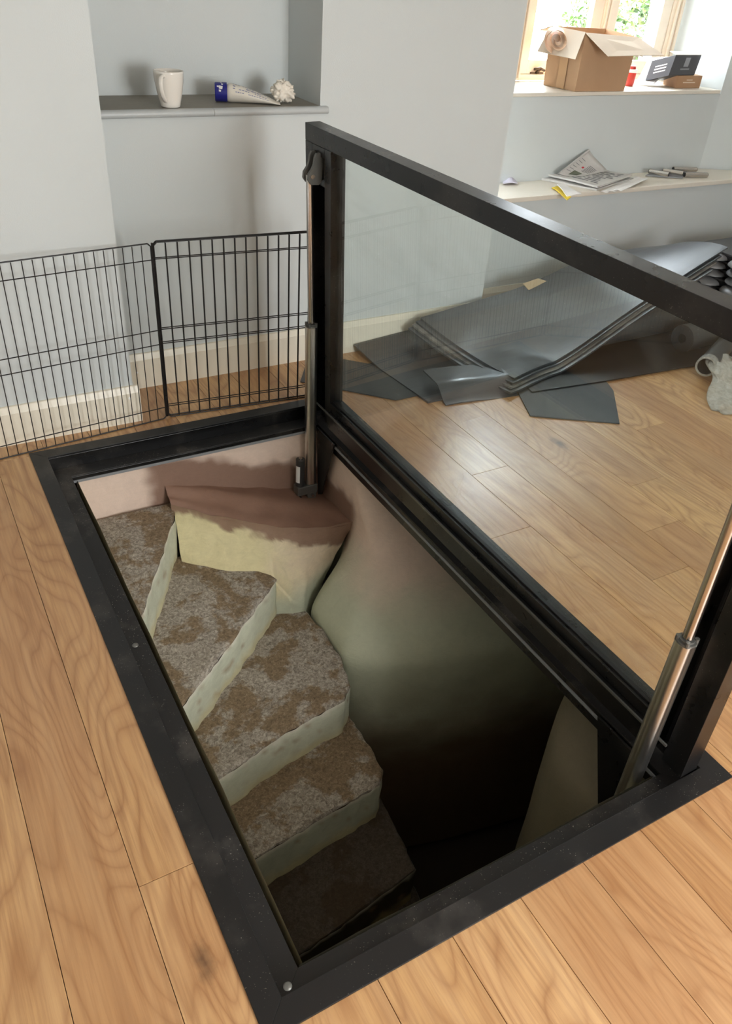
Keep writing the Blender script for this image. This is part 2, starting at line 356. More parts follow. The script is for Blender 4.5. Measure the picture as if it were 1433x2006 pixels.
for k, (px, py, yy) in enumerate([(268, 730, 2.782), (254, 780, 2.4815)]):
    p = aY(px, py, yy); struct(MB().cyl((p.x, yy + .001, p.z), (p.x, yy - .0015, p.z), 0.006, n=10).build('trim_%d' % (k + 1), simple('filler_spot_%d' % k, (250, 248, 244), .6)))

# niche shelf with rounded nose
sh = thing('niche_shelf', (0.99, 2.96, 1.153), 'grey painted shelf with rounded front edge across the wall niche', 'shelf')
B((0.471, 2.79, 1.1505), (1.477, 3.129, 1.1765)).build('shelf_top', M_shelftop, sh)
def nose(x0, x1):
    rows = []
    for x in (x0, x1): rows.append([(x, 2.799, 1.150)] + [(x, 2.782 - .014 * math.sin(t), 1.1635 - .0145 * math.cos(t)) for t in [math.pi * i / 8 for i in range(9)]] + [(x, 2.799, 1.178)])
    m = MB(); m.hexa(rows[0], rows[1]); return m.build('nosing', M_shelf, sh, smooth=math.radians(40))
nose(0.471, 0.985); nose(0.9865, 1.506)
# window seat and sill boards
st = thing('window_seat_board', (4.0, 3.2, SEAT), 'cream painted board of the low window seat', 'window seat')
m = MB(); m.hexa([(2.532, 3.045, SEAT + .0015), (5.3, 3.045, SEAT + .0015), (5.3, 3.1, SEAT + .0015), (4.71, 3.359, SEAT + .0015), (2.532, 3.359, SEAT + .0015)], [(2.532, 3.045, .643), (5.3, 3.045, .643), (5.3, 3.1, .643), (4.71, 3.359, .643), (2.532, 3.359, .643)])
m.build('board', M_seat, st, bevel=.004)
sl = thing('window_sill_board', (4.0, 3.55, SILL), 'cream painted deep sill board beneath the casement window', 'window sill')
m = MB(); q = [(2.9, 3.352), (4.715, 3.352), (4.715, 3.40), (4.69, 3.55), (4.68, 3.795), (3.285, 3.795), (2.9, 3.36)]
m.hexa([(x, y, SILL + .0015) for x, y in q], [(x, y, 1.13) for x, y in q]); m.build('board', M_seat, sl, bevel=.003)

# window
win = bpy.data.objects.new('window_1', None); win.location = (3.98, 3.81, 1.131); link(win); struct(win)
ZB, ZT = 1.131, 2.158
def wb(name, x0, x1, z0, z1, y0=3.80, y1=3.86, bev=.004): return B((x0, y0, z0), (x1, y1, z1)).build(name, M_win, win, bevel=bev)
wb('frame_jamb', 3.282, 3.37, ZB, ZT, 3.80); wb('frame_moulding', 3.315, 3.335, ZB, ZT, 3.785, 3.80, .003); wb('frame_moulding', 3.35, 3.365, ZB, ZT, 3.785, 3.80, .003)
wb('frame_jamb', 4.575, 4.68, ZB, ZT, 3.80); wb('frame_moulding', 4.60, 4.62, ZB, ZT, 3.785, 3.80, .003); wb('frame_moulding', 4.64, 4.66, ZB, ZT, 3.785, 3.80, .003)
wb('frame_sill', 3.371, 4.574, ZB, 1.165, 3.795); wb('frame_head', 3.371, 4.574, 2.10, ZT)
wb('mullion', 3.972, 4.037, 1.1655, 2.0995); wb('mullion_bead', 3.985, 3.998, 1.1655, 2.0995, 3.788, 3.7995, .002); wb('mullion_bead', 4.010, 4.023, 1.1655, 2.0995, 3.788, 3.7995, .002)
for (a, b, l, r_) in ((3.371, 3.971, .06, .085), (4.038, 4.574, .062, .085)):
    cs = bpy.data.objects.new('casement', None); cs.location = (0, 0, 0); link(cs, win)
    def cb(n, x0, x1, z0, z1): B((x0, 3.808, z0), (x1, 3.85, z1)).build(n, M_win, cs, bevel=.003)
    cb('stile', a + .001, a + l, 1.166, 2.099); cb('stile', b - r_, b - .001, 1.166, 2.099); cb('rail', a + l, b - r_, 1.166, 1.243); cb('rail', a + l, b - r_, 2.04, 2.099)
    B((a + l, 3.827, 1.243), (b - r_, 3.833, 2.04)).build('glass_pane', M_wglass, cs)
p = aY(1052, 137, 3.80)
lt = bpy.data.objects.new('window_latch', None); lt.location = Vector((p.x, 3.80, p.z)) - wloc(win); link(lt, win)
mm = MB(); mm.box((p.x - .05, 3.797, p.z - .022), (p.x + .05, 3.807, p.z - .012)); mm.build('latch_plate', M_bronze, lt)
mm = MB(); mm.tube([(p.x - .04, 3.785, p.z + .006), (p.x, 3.775, p.z + .012), (p.x + .045, 3.785, p.z - .002)], .008); mm.cyl((p.x - .005, 3.797, p.z - .015), (p.x - .005, 3.775, p.z + .005), .01); mm.build('latch_handle', M_bronze, lt, smooth=True)

# outdoors: paving, garden wall, shrub
struct(B((1.0, 3.96, 0.1), (12, 12, 0.2)).build('ground', M_pave))
gw = B((2.0, 9.0, 0.2), (12, 9.25, 1.15)).build('garden_wall', M_render); tag(gw, 'low white rendered garden wall beyond the window', 'garden wall')
def shrub(name, c, rad, n, mats, label, cat):
    t = thing(name, (c[0], c[1], 0.2), label, cat)
    rd = random.Random(11); MB().cyl((c[0], c[1], .2), (c[0], c[1], c[2]), .05, .03).build('stem', M_bark, t)
    ms = [MB(), MB()]
    for i in range(n):
        d = Vector((rd.gauss(0, 1), rd.gauss(0, 1), rd.gauss(0, 1))).normalized(); k = rd.uniform(.7, 1.0) + .12 * math.sin(5 * d.x + 3 * d.z)
        p = Vector(c) + Vector((d.x * rad[0], d.y * rad[1], d.z * rad[2])) * k
        s_ = rd.uniform(.022, .042); u = Vector((rd.gauss(0, 1), rd.gauss(0, 1), rd.gauss(0, 1))).normalized(); w = u.orthogonal().normalized()
        mb = ms[rd.random() < .4]; b = len(mb.v); h = u.cross(w) * s_ * .18
        mb.v += [p - u * s_, p + w * s_ * .55 + h, p + u * s_, p - w * s_ * .55 + h]; mb.f += [(b, b + 1, b + 2), (b, b + 2, b + 3)]
    for mb, mt in zip(ms, mats): tag(mb.build('foliage', mt, t, fix=False), kind='stuff')
shrub('leafy_shrub', (5.75, 5.15, 1.25), (.75, .5, .95), 9000, (M_leaf, M_leaf2), 'green leafy shrub seen through the right-hand casement', 'shrub')
shrub('bare_shrub', (5.0, 6.9, 0.95), (.5, .35, .55), 260, (M_leaf2, M_leaf2), 'sparse pale shrub seen through the left-hand casement', 'shrub')

# ================= PIT =================
def nz(p, s, seed=0.0): return noise.noise(Vector((p[0] * s + seed, p[1] * s - seed, p[2] * s + seed * .5)))
def sm(a, b, x): t = max(0, min(1, (x - a) / (b - a))); return t * t * (3 - 2 * t)
def mixc(a, b, t): return tuple(a[i] * (1 - t) + b[i] * t for i in range(3)) + (1,)
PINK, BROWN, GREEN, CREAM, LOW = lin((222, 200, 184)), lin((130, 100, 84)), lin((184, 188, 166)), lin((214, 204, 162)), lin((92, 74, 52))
def landz(x): return -0.235 - 0.31 * (x - 0.51) + .02
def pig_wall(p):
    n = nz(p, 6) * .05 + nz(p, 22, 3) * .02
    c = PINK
    # green paint below the pink plaster on the lower right wall, then blending to dark brown further down
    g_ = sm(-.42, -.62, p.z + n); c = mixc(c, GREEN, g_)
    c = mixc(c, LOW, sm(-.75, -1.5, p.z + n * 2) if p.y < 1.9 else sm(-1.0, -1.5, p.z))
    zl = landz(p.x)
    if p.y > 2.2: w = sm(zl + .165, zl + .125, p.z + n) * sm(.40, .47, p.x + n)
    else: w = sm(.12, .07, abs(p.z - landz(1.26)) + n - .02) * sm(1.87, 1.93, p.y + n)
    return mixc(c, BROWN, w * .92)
def grid_wall(fn, nu, nv, name, pig, parent=None, mat=M_pit):
    rows = [[Vector(fn(i / nu, j / nv)) for j in range(nv + 1)] for i in range(nu + 1)]
    rows = [[q + Vector((nz(q, 5, 1), nz(q, 5, 7), 0)) * .005 for q in r_] for r_ in rows]
    m = MB().quadgrid(rows); return m.build(name, mat, parent, smooth=True, pig=pig)
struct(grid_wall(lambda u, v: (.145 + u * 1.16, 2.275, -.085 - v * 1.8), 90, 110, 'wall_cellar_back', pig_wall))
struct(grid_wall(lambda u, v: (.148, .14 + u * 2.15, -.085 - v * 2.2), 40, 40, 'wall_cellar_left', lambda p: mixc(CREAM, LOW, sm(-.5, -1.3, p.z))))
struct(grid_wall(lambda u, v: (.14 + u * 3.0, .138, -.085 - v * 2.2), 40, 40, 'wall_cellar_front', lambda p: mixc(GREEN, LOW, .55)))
def rightw(u, v):
    y = 2.29 - u * 1.55; z = -.085 - v * 2.1
    x = 1.262
    k = sm(2.02, 1.77, y); x -= .275 * sm(-.40, -.76, z) * k
    y0 = 1.93 - .45 * sm(-.15, -.80, z); r_ = max(0, y0 - y); x += 9.0 * r_ * r_  # wall bends away from the light, shaped to leave this stretch dark
    return (x, y, z)
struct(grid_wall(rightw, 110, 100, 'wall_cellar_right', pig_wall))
def rightf(u, v):
    y = .14 + u * 1.0; z = -.085 - v * 2.1; r_ = max(0, y - .40); return (1.262 + .30 * sm(-.50, -.18, z) + 2.5 * r_ * r_, y, z)  # top set back into shade, shaped so only the lower part looks lit
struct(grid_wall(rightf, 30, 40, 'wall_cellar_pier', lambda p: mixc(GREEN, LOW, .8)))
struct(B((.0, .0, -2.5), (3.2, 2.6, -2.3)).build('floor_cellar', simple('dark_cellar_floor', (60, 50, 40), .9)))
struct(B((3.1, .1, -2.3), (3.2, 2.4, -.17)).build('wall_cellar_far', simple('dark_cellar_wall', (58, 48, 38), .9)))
fo = MB(); fo.box((-.4, -.3, -2.6), (.135, 2.9, -.161)); fo.box((.136, -.3, -2.6), (3.4, .125, -.161)); fo.box((.136, 2.30, -2.6), (3.4, 2.9, -.161)); fo.box((3.2, .126, -2.6), (3.4, 2.299, -.161))
fo.box((.0205, .0205, -.16), (.132, Y1 - .0205, -.086)); fo.box((.1325, .0205, -.16), (X1 - .0205, .126, -.086)); fo.box((.1325, 2.282, -.16), (X1 - .0205, Y1 - .0205, -.086)); fo.box((1.285, .127, -.16), (X1 - .0205, 2.281, -.15))
fo.box((1.34, .126, -.20), (3.4, 2.299, -.161))
struct(fo.build('wall_cellar_foundation', M_sub))
# plastered landing with wet brown patch and cream face below
ld = thing('plastered_landing', (.9, 2.0, -.5), 'sloping landing of fresh brown plaster below the back left corner of the lid', 'landing')
FR = [(.505, 2.20, -.285), (.58, 2.165, -.31), (.66, 2.115, -.335), (.75, 2.06, -.345), (.84, 2.01, -.365), (.93, 1.975, -.385), (1.03, 1.945, -.40), (1.15, 1.925, -.415), (1.275, 1.93, -.425)]
def poly(P, t):
    k = t * (len(P) - 1); i = min(int(k), len(P) - 2); f = k - i; return Vector(P[i]).lerp(Vector(P[i + 1]), f)
def land(u, v):
    a = poly(FR, u); b = Vector((.505 + u * .77, 2.283, landz(.505 + u * .77))); p = a.lerp(b, v); p.z += .02 * math.sin(v * math.pi) * math.sin(u * math.pi) + .010 * math.sin(v * 9 + u * 4) * (1 - v) * v * 3; return p
rows = [[land(i / 60, j / 24) + Vector((0, 0, nz(land(i / 60, j / 24), 14) * .006)) for j in range(25)] for i in range(61)]
MB().quadgrid(rows).build('landing_top', M_pit, ld, smooth=True, pig=lambda p: mixc(BROWN, lin((156, 124, 106)), .25 + .4 * nz(p, 9)))
LOWP = [(.50, 2.10, -.52), (.58, 2.035, -.52), (.66, 1.96, -.525), (.75, 1.90, -.53), (.83, 1.825, -.54), (.90, 1.80, -.66), (.96, 1.80, -.72), (1.02, 1.86, -.74), (1.12, 1.93, -.74)]
def face(u, v):
    a = poly(FR, u); b = poly(LOWP, u); q = a.lerp(b, min(1, v / .6)); 
    if v > .6: q.z -= (v - .6) * 1.0
    s_ = math.sin(min(1, v / .6) * math.pi); return q + Vector((-.010, -.018, 0)) * (-s_)
def pig_face(p):
    e = min((Vector(f) - p).length for f in FR + [((a[0] + b[0]) / 2, (a[1] + b[1]) / 2, (a[2] + b[2]) / 2) for a, b in zip(FR, FR[1:])])
    n = nz(p, 12) * .03 + nz(p, 40) * .015
    d = landz(p.x) - .03 - p.z
    w = sm(.075, .05, d + n) 
    pk = sm(.75, 1.05, p.x + n * 3); c = mixc(CREAM, mixc(PINK, CREAM, .4), pk); c = mixc(c, GREEN, sm(-.58, -.70, p.z))
    return mixc(c, BROWN, w * .9)
grid = [[face(i / 70, j / 50) + Vector((0, 0, .012 * (j == 0))) + Vector((nz(face(i / 70, j / 50), 18), nz(face(i / 70, j / 50), 18, 4), 0)) * .006 for j in range(51)] for i in range(71)]
MB().quadgrid(grid).build('landing_face', M_pit2, ld, smooth=True, pig=pig_face)
# winding stone stair
stair = thing('stone_winder_staircase', (.6, 1.2, -2.29), 'worn stone winder staircase going down inside the floor opening', 'staircase')
def densify(P, n=10):
    o = []
    for a, b in zip(P, P[1:] + P[:1]):
        for i in range(n): o.append(Vector(a).lerp(Vector(b), i / n))
    return o
def tread(poly2, z, zlow, rise_col, worn=.012):
    pts = densify([(x, y, z) for x, y in poly2], 14)
    c = sum(pts, Vector()) / len(pts)
    rings = []
    for k, f in enumerate((0.02, .3, .55, .75, .88, .95)):
        rings.append([c + (q - c) * f + Vector((0, 0, nz(c + (q - c) * f, 7, z) * .010)) for q in pts])
    jag = [q + Vector((nz(q, 25, 2), nz(q, 25, 5), 0)) * .007 for q in pts]
    rings.append([c + (q - c) * .985 + Vector((0, 0, -.003)) for q in jag]); rings.append([q + Vector((0, 0, -worn)) for q in jag])
    m = MB().quadgrid(rings, True); m.f.append(tuple(range(len(pts))))
    tr = m.build('tread', M_tread_shaded if z < -1.1 else M_tread, stair, smooth=math.radians(50))
    lo = []; n = 16
    for k in range(n + 1): 
        zz = z - worn - .001 - (z - zlow - worn) * k / n
        lo.append([Vector((q.x, q.y, zz)) + Vector((nz((q.x, q.y, zz), 16, 8), nz((q.x, q.y, zz), 16, 3), 0)) * .007 for q in jag])
    def pg(p):
        d = z - p.z; n_ = nz(p, 20) ; c_ = rise_col
        c_ = mixc(c_, lin((226, 220, 204)), sm(.035, .02, d + nz(p, 30) * .02) * .8)
        c_ = mixc(c_, lin((150, 122, 92)), sm(.40, .6, nz(p, 22, 9)) * .6)
        c_ = mixc(c_, lin((196, 182, 132)), sm(.15, .21, d + n_ * .03) * .6)
        return c_
    MB().quadgrid(lo, True).build('riser', M_pit2, stair, smooth=True, pig=pg)
GR = lin((196, 198, 176)); GR2 = lin((176, 178, 156)); GR_SHADED = lin((62, 52, 36))  # darkest one paints shade onto the lowest risers
tread([(.156, 1.515), (.172, 1.566), (.35, 1.88), (.515, 2.18), (.515, 2.262), (.156, 2.262)], -.30, -.75, GR)
tread([(.156, 1.24), (.21, 1.30), (.52, 1.55), (.84, 1.825), (.76, 1.97), (.56, 2.15), (.30, 2.15), (.156, 1.7)], -.52, -.95, GR)
tread([(.156, 1.03), (.27, 1.12), (.60, 1.21), (.88, 1.255), (.94, 1.31), (.975, 1.44), (.985, 1.65), (.97, 1.80), (.80, 1.88), (.156, 1.45)], -.74, -1.15, GR)
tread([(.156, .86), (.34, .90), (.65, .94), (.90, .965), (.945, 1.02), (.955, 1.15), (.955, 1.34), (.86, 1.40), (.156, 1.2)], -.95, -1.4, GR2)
tread([(.156, .60), (.5, .63), (.93, .70), (.97, 1.05), (.156, 1.02)], -1.18, -1.6, GR_SHADED)
tread([(.156, .30), (.95, .38), (.98, .8), (.156, .75)], -1.42, -2.29, GR_SHADED)

# ================= HATCH FRAME =================
fr = thing('hatch_frame', (X1 / 2, Y1 / 2, 0), 'black steel rebated frame set flush in the oak floor around the opening', 'hatch frame')
FI = .060; LI = .127; ZL = -.060; ZT_ = .005
xi0, xi1, yi0, yi1 = FI, X1 - FI, FI, Y1 - FI
lx0, lx1, ly0, ly1 = LI, X1 - LI + .006, LI - .004, Y1 - LI - .006
def mitre(name, o, i, z0, z1, mat):
    (ax, ay), (bx, by) = o; (cx, cy), (dx, dy) = i
    q = [[(ax, ay), (bx, ay), (dx, cy), (cx, cy)], [(bx, ay), (bx, by), (dx, dy), (dx, cy)], [(bx, by), (ax, by), (cx, dy), (dx, dy)], [(ax, by), (ax, ay), (cx, cy), (cx, dy)]]
    for P in q: MB().hexa([(x, y, z0) for x, y in P], [(x, y, z1) for x, y in P]).build(name, mat, fr, bevel=.0012)
mitre('flange', ((0, 0), (X1, Y1)), ((xi0, yi0), (xi1, yi1)), -.004, ZT_, M_flange)
mitre('rebate_wall', ((xi0 - .006, yi0 - .006), (xi1 + .006, yi1 + .006)), ((xi0, yi0), (xi1, yi1)), ZL - .006, -.0045, M_steel)
mitre('ledge', ((xi0, yi0), (xi1, yi1)), ((lx0, ly0), (lx1, ly1)), ZL - .006, ZL, M_ledge)
mitre('skirt_angle', ((lx0 - .006, ly0 - .006), (lx1 + .006, ly1 + .006)), ((lx0, ly0), (lx1, ly1)), ZL - .022, ZL - .0065, M_steel)
mitre('sealant_lip', ((lx0 - .006, ly0 - .006), (lx1 + .006, ly1 + .006)), ((lx0 + .003, ly0 + .003), (lx1 - .003, ly1 - .003)), ZL - .034, ZL - .0225, M_lip)
for px, py in ((527, 1262), (265, 1264)):
    p = aZ(265, 1264, ZT_) if px == 265 else aZ(563, 1932, ZT_)
    MB().lathe((p.x, p.y, ZT_), [(0.0001, .0032), (.006, .003), (.009, .001), (.0095, 0)], 20).build('screw_head', M_zinc, fr, smooth=True)
# hinge side deep beam under the right rebate
B((lx1 + .0065, ly0, ZL - .075), (X1 - .04, ly1, ZL - .0235)).build('hinge_beam', M_steel, fr)
m = MB(); q = [aX(622, 806, 1.226), aX(655, 868, 1.226), aX(630, 968, 1.226), aX(624, 968, 1.226)]
m.hexa([(1.222, v.y, min(v.z, -.068)) for v in q], [(1.230, v.y, min(v.z, -.068)) for v in q])
m.build('actuator_bracket', M_steel, fr)
m = MB(); q2 = [(1.222, .20, -.068), (1.222, .36, -.068), (1.222, .245, -.40), (1.222, .215, -.40)]
m.hexa(q2, [(1.230, y, z) for x, y, z in q2]); m.build('actuator_bracket', M_steel, fr)

# ================= LID =================
TH = 1.6104; ux, uz = math.cos(TH), math.sin(TH); HX, HZ = 1.2173, .0819
def LP(y, v, n): return Vector((HX + v * ux - n * uz, y, HZ + v * uz + n * ux))
H = 1.0861 * 1.035; T = .059 * 1.035; BWD = .0583 * 1.035; YH, YLO = 2.317, .0624; GL = 2.1066; G1 = .0406; VB = -.078
lid = thing('glass_hatch_lid', (HX, (YH + YLO) / 2, HZ - .08), 'raised glass hatch lid in a heavy black steel frame standing beside the opening', 'hatch lid')
def lb(name, y0, y1, v0, v1, n0, n1, mat=M_steel, bev=.0015, par=None):
    lo = [LP(y0, v0, n0), LP(y1, v0, n0), LP(y1, v0, n1), LP(y0, v0, n1)]; hi = [LP(y0, v1, n0), LP(y1, v1, n0), LP(y1, v1, n1), LP(y0, v1, n1)]
    return MB().hexa(lo, hi).build(name, mat, par or lid, bevel=bev)
GR_ = 0.176
lb('top_rail', YLO, YH, H - BWD, H, -T, 0)
lb('bottom_rail', GR_, GL, VB, 0, -T, .012); lb('bottom_rail_bead', GR_, GL, 0.002, G1, -T, 0); lb('hinge_strip', YLO + .06, YH - .06, -.006, .001, .0125, .018, M_zinc, 0)
def post(y_out, y_in, fa=.27, fb=.76):
    s = 1 if y_in > y_out else -1; w = abs(y_in - y_out); a = y_out + s * w * fa; b = y_out + s * w * fb
    ps = bpy.data.objects.new('side_post', None); link(ps, lid)
    lb('outer_flange', y_out, a, VB, H - BWD - .0005, -T, 0, par=ps); lb('inner_flange', b, y_in, VB, H - BWD - .0005, -T, 0, par=ps)
    lb('slot_back', a, b, VB, H - BWD - .0005, -T, -T + .008, M_gasket, 0, par=ps); lb('slot_cap', a + s * .0005, b - s * .0005, H - BWD - .035, H - BWD - .001, -T + .009, 0, par=ps)
    lb('centre_rib', (a + b) / 2 - .002, (a + b) / 2 + .002, VB, H - BWD - .036, -T + .009, -T + .03, M_steel, 0, par=ps)
post(YH, GL); post(YLO, GR_, .60, .94)
lb('glass_pane', GR_, GL, G1, H - BWD, -T * .5 - .006, -T * .5 + .006, M_glass, 0)
for a, b in ((G1, G1 + .006), (H - BWD - .006, H - BWD)): lb('gasket', GR_, GL, a, b, -T * .5 + .0065, -.012, M_gasket, 0)
tp = aX(1048, 558, LP(0, .55, -T * .5 + .006).x - .002)

# ================= ACTUATORS =================
def actuator(name, y, label):
    top = Vector((1.1455, y, 1.045)); jn = Vector((1.169, y, .442)); bt = Vector((1.184, y, -.345)); d = (top - bt).normalized()
    t = thing(name, (1.186, y, -.42), label, 'actuator', 'linear actuators lifting the lid')
    prof = [1, 1.02, .9, .9, 1.02, 1, .96, .96]
    m = MB(); m.cyl(bt, jn, .0262, n=32, prof=[1, 1.0, .97, .90, .90, .97, 1.0, 1]); m.build('outer_tube', M_alu, t, smooth=math.radians(25))
    m = MB(); m.cyl(jn, jn + d * .006, .0245, .0245, n=24); m.cyl(jn + d * .006, jn + d * .012, .019, n=24); m.build('end_collar', M_zinc, t, smooth=math.radians(30))
    u = Vector((0, 1, 0)); w = d.cross(u)
    for sgn in (-1, 1):
        for sg2 in (-1, 1):
            c = jn + u * .0155 * sgn + w * .0155 * sg2; MB().cyl(c, c + d * .016, .0058, n=10).build('collar_screw', M_zinc, t, smooth=math.radians(30))
    MB().cyl(jn + d * .016, top, .0138, n=24).build('piston_rod', M_rod, t, smooth=math.radians(30))
    # gearbox and motor beside the tube on the open side
    mc = Vector((1.131, y - .004, 0))
    m = MB(); m.hexa([(1.108, y - .026, -.395), (1.212, y - .026, -.395), (1.212, y + .026, -.395), (1.108, y + .026, -.395)], [(1.108, y - .026, -.348), (1.212, y - .026, -.348), (1.212, y + .026, -.348), (1.108, y + .026, -.348)])
    m.build('gearbox', M_zinc, t, bevel=.005)
    mt = MB().cyl((1.131, y, -.347), (1.131, y, -.205), .0215, n=28).build('motor_can', M_motor, t, smooth=math.radians(30))
    MB().cyl((1.131, y, -.2045), (1.131, y, -.198), .009, n=16).build('shaft_cap', M_rod, mt, smooth=math.radians(30))
    rows = [[(1.131 + .0222 * math.cos(a), y + .0222 * math.sin(a), z) for a in [math.radians(180 + i * 12) for i in range(6)]] for z in (-.325, -.235)]
    MB().quadgrid(rows).build('rating_label', M_label, mt, smooth=True)
    for xx in (1.122, 1.185): MB().cyl((xx, y - .034, -.405), (xx, y + .034, -.405), .007, n=12).build('pivot_bolt', M_rod, t, smooth=math.radians(30))
    m = MB(); m.hexa([(1.165, y - .022, -.43), (1.205, y - .022, -.43), (1.205, y + .022, -.43), (1.165, y + .022, -.43)], [(1.16, y - .022, -.3955), (1.21, y - .022, -.3955), (1.21, y + .022, -.3955), (1.16, y + .022, -.3955)]); m.build('foot_lug', M_zinc, t, bevel=.004)
    # top clevis bracket: a curved cast ear reaching from the lid slot over the rod end
    prof = [(1.128, 1.03), (1.130, 1.052), (1.142, 1.068), (1.150, 1.085), (1.153, 1.108), (1.160, 1.122), (1.174, 1.124), (1.187, 1.112), (1.191, 1.03), (1.172, 1.012), (1.14, 1.014)]
    m = MB()
    for a, b in ((y - .027, y - .0145), (y + .0145, y + .027)): m.hexa([(x, a, z) for x, z in prof], [(x, b, z) for x, z in prof])
    back = [(1.186, 1.03), (1.186, 1.11), (1.196, 1.11), (1.196, 1.03)]
    m.hexa([(x, y - .027, z) for x, z in back], [(x, y + .027, z) for x, z in back])
    cv = m.build('clevis', M_zinc, t, smooth=math.radians(35))
    MB().cyl((1.145, y - .031, 1.043), (1.145, y + .031, 1.043), .008, n=14).build('clevis_pin', M_rod, cv, smooth=math.radians(30))
    m = MB(); m.box((1.1965, y - .04, 1.0), (1.222, y + .04, 1.10)); m.build('mounting_block', M_steel, t, bevel=.004)
actuator('linear_actuator', 2.215, 'silver electric actuator at the far left end of the lid, motor hanging in the opening')
actuator('linear_actuator', .165, 'silver electric actuator at the near right corner of the opening')

# ================= DOG PEN FENCE =================
pen = thing('wire_pet_fence', (.594, 2.463, 0), 'folding black wire pet pen standing behind the opening in front of the skirting', 'pet fence')
WH = .768; WR = .0019
ph_ = {}
def vwire(parent, x, y, dz, off=0):
    if 'w' not in ph_:
        me = MB().cyl((0, 0, .004), (0, 0, WH - .004), WR, n=6); o = me.build('wire', M_wire); ph_['w'] = o.data; bpy.data.objects.remove(o)
    o = bpy.data.objects.new('wire', ph_['w']); o.location = Vector((x, y, 0)) - wloc(parent); link(o, parent); return o
def fence_panel(a, b, n, hs, thick=.0028, corner=True):
    pnl = bpy.data.objects.new('fence_panel', None); pnl.location = Vector((a[0], a[1], 0)) - wloc(pen); link(pnl, pen)
    A = Vector((a[0], a[1], 0)); Bv = Vector((b[0], b[1], 0)); d = (Bv - A).normalized(); r_ = .012
    loop = [A + Vector((0, 0, r_)), A + Vector((0, 0, WH - r_)), A + d * r_ + Vector((0, 0, WH)), Bv - d * r_ + Vector((0, 0, WH)), Bv + Vector((0, 0, WH - r_)), Bv + Vector((0, 0, r_)), Bv - d * r_ + Vector((0, 0, .003)), A + d * r_ + Vector((0, 0, .003)), A + Vector((0, 0, r_))]
    MB().tube(loop, thick, 8).build('panel_frame', M_wire, pnl, smooth=math.radians(50))
    for z in hs:
        mm = MB().cyl(A + Vector((0, -.002, z)), Bv + Vector((0, -.002, z)), .0022, n=6); mm.build('cross_wire', M_wire, pnl, smooth=math.radians(50))
    for i in range(1, n):
        q = A.lerp(Bv, i / n); vwire(pnl, q.x, q.y, 0)
HS = (.058, .351, .413, .704)
fence_panel((-.148, 2.383), (.590, 2.460), 20, HS)
fence_panel((.604, 2.466), (1.345, 2.40), 16, HS)
fence_panel((.606, 2.482), (1.35, 2.418), 16, HS)
fence_panel((-.160, 2.378), (-.70, 1.95), 18, HS)
hg = MB()
for z in (.10, .36, .40, .69): hg.cyl((.597, 2.463, z - .012), (.597, 2.463, z + .012), .0085, n=8)
hg.cyl((.597, 2.463, .01), (.597, 2.463, WH), .0042, n=8); hg.build('hinge_rod', M_wire, pen, smooth=math.radians(40))

# ================= NICHE OBJECTS =================
zs = 1.178
mg = aZ(331, 207, zs); mg = Vector((mg.x, 2.845, zs))
mug = thing('tall_mug', mg, 'tall white china mug standing at the left of the niche shelf', 'mug')
outp = [(r_, z * .76) for r_, z in [(.0001, 0), (.036, 0), (.039, .004), (.041, .02), (.050, .07), (.056, .12), (.0585, .158), (.059, .168), (.0575, .1695), (.056, .168), (.0545, .155), (.047, .07), (.036, .012), (.0001, .009)]]
sc = 1.0
MB().lathe(mg, [(r_, z) for r_, z in outp], 48).build('cup_body', M_china, mug, smooth=True)
hd = Vector((-.62, -.78, 0)).normalized()
pts = [mg + hd * r_ + Vector((0, 0, z * .78)) for r_, z in ((.052, .140), (.068, .150), (.082, .142), (.088, .12), (.085, .09), (.074, .062), (.058, .042), (.044, .030))]
m = MB()
rows = []
for i, p in enumerate(pts):
    tn = (pts[min(i + 1, len(pts) - 1)] - pts[max(i - 1, 0)]).normalized(); sd = hd.cross(Vector((0, 0, 1))).normalized(); nn = tn.cross(sd)
    rows.append([p + sd * math.cos(t) * .0085 + nn * math.sin(t) * .0055 for t in [2 * math.pi * k / 12 for k in range(12)]])
m.quadgrid(rows, True).build('handle', M_china, mug, smooth=True)
m = MB()
for k in range(3):
    a = math.radians(-22 + k * 4.2); z = .084; R_ = .0577
    m.quadgrid([[mg + Vector((math.cos(a + s_) * R_, math.sin(a + s_) * R_, z + dz)) for s_ in (0, .045)] for dz in (0, .016)])
m.build('printed_mark', M_ink, mug)

ta = aZ(412, 196, zs); tb = aZ(520, 204, zs)
ta = Vector((1.055, 2.945, zs)); tb = Vector((1.275, 2.865, zs))
tb_th = thing('filler_tube', ta, 'white squeezy filler tube with deep blue cap lying on the niche shelf', 'tube')
d = (tb - ta).normalized(); sd = Vector((-d.y, d.x, 0))
def secs(fs):
    rows = []
    for f, w, h_, zc in fs:
        c = ta + d * f + Vector((0, 0, zc)); rows.append([c + sd * math.cos(t) * w + Vector((0, 0, 1)) * math.sin(t) * h_ for t in [2 * math.pi * k / 24 for k in range(24)]])
    return rows
MB().quadgrid(secs([(.048, .026, .026, .034), (.055, .033, .034, .035), (.07, .036, .036, .036), (.12, .037, .030, .031), (.17, .039, .022, .023), (.22, .041, .013, .014), (.255, .042, .005, .006), (.272, .042, .003, .0045), (.273, .0005, .0005, .0045)]), True).build('tube_body', M_tube, tb_th, smooth=True)
cp = MB().quadgrid(secs([(0, .0005, .0005, .037), (0, .034, .034, .037), (.004, .0365, .0365, .037), (.05, .037, .037, .037), (.0505, .026, .026, .037)]), True).build('cap', M_blue, tb_th, smooth=math.radians(40))
c = ta + d * .025 + Vector((0, 0, .037)); m = MB()
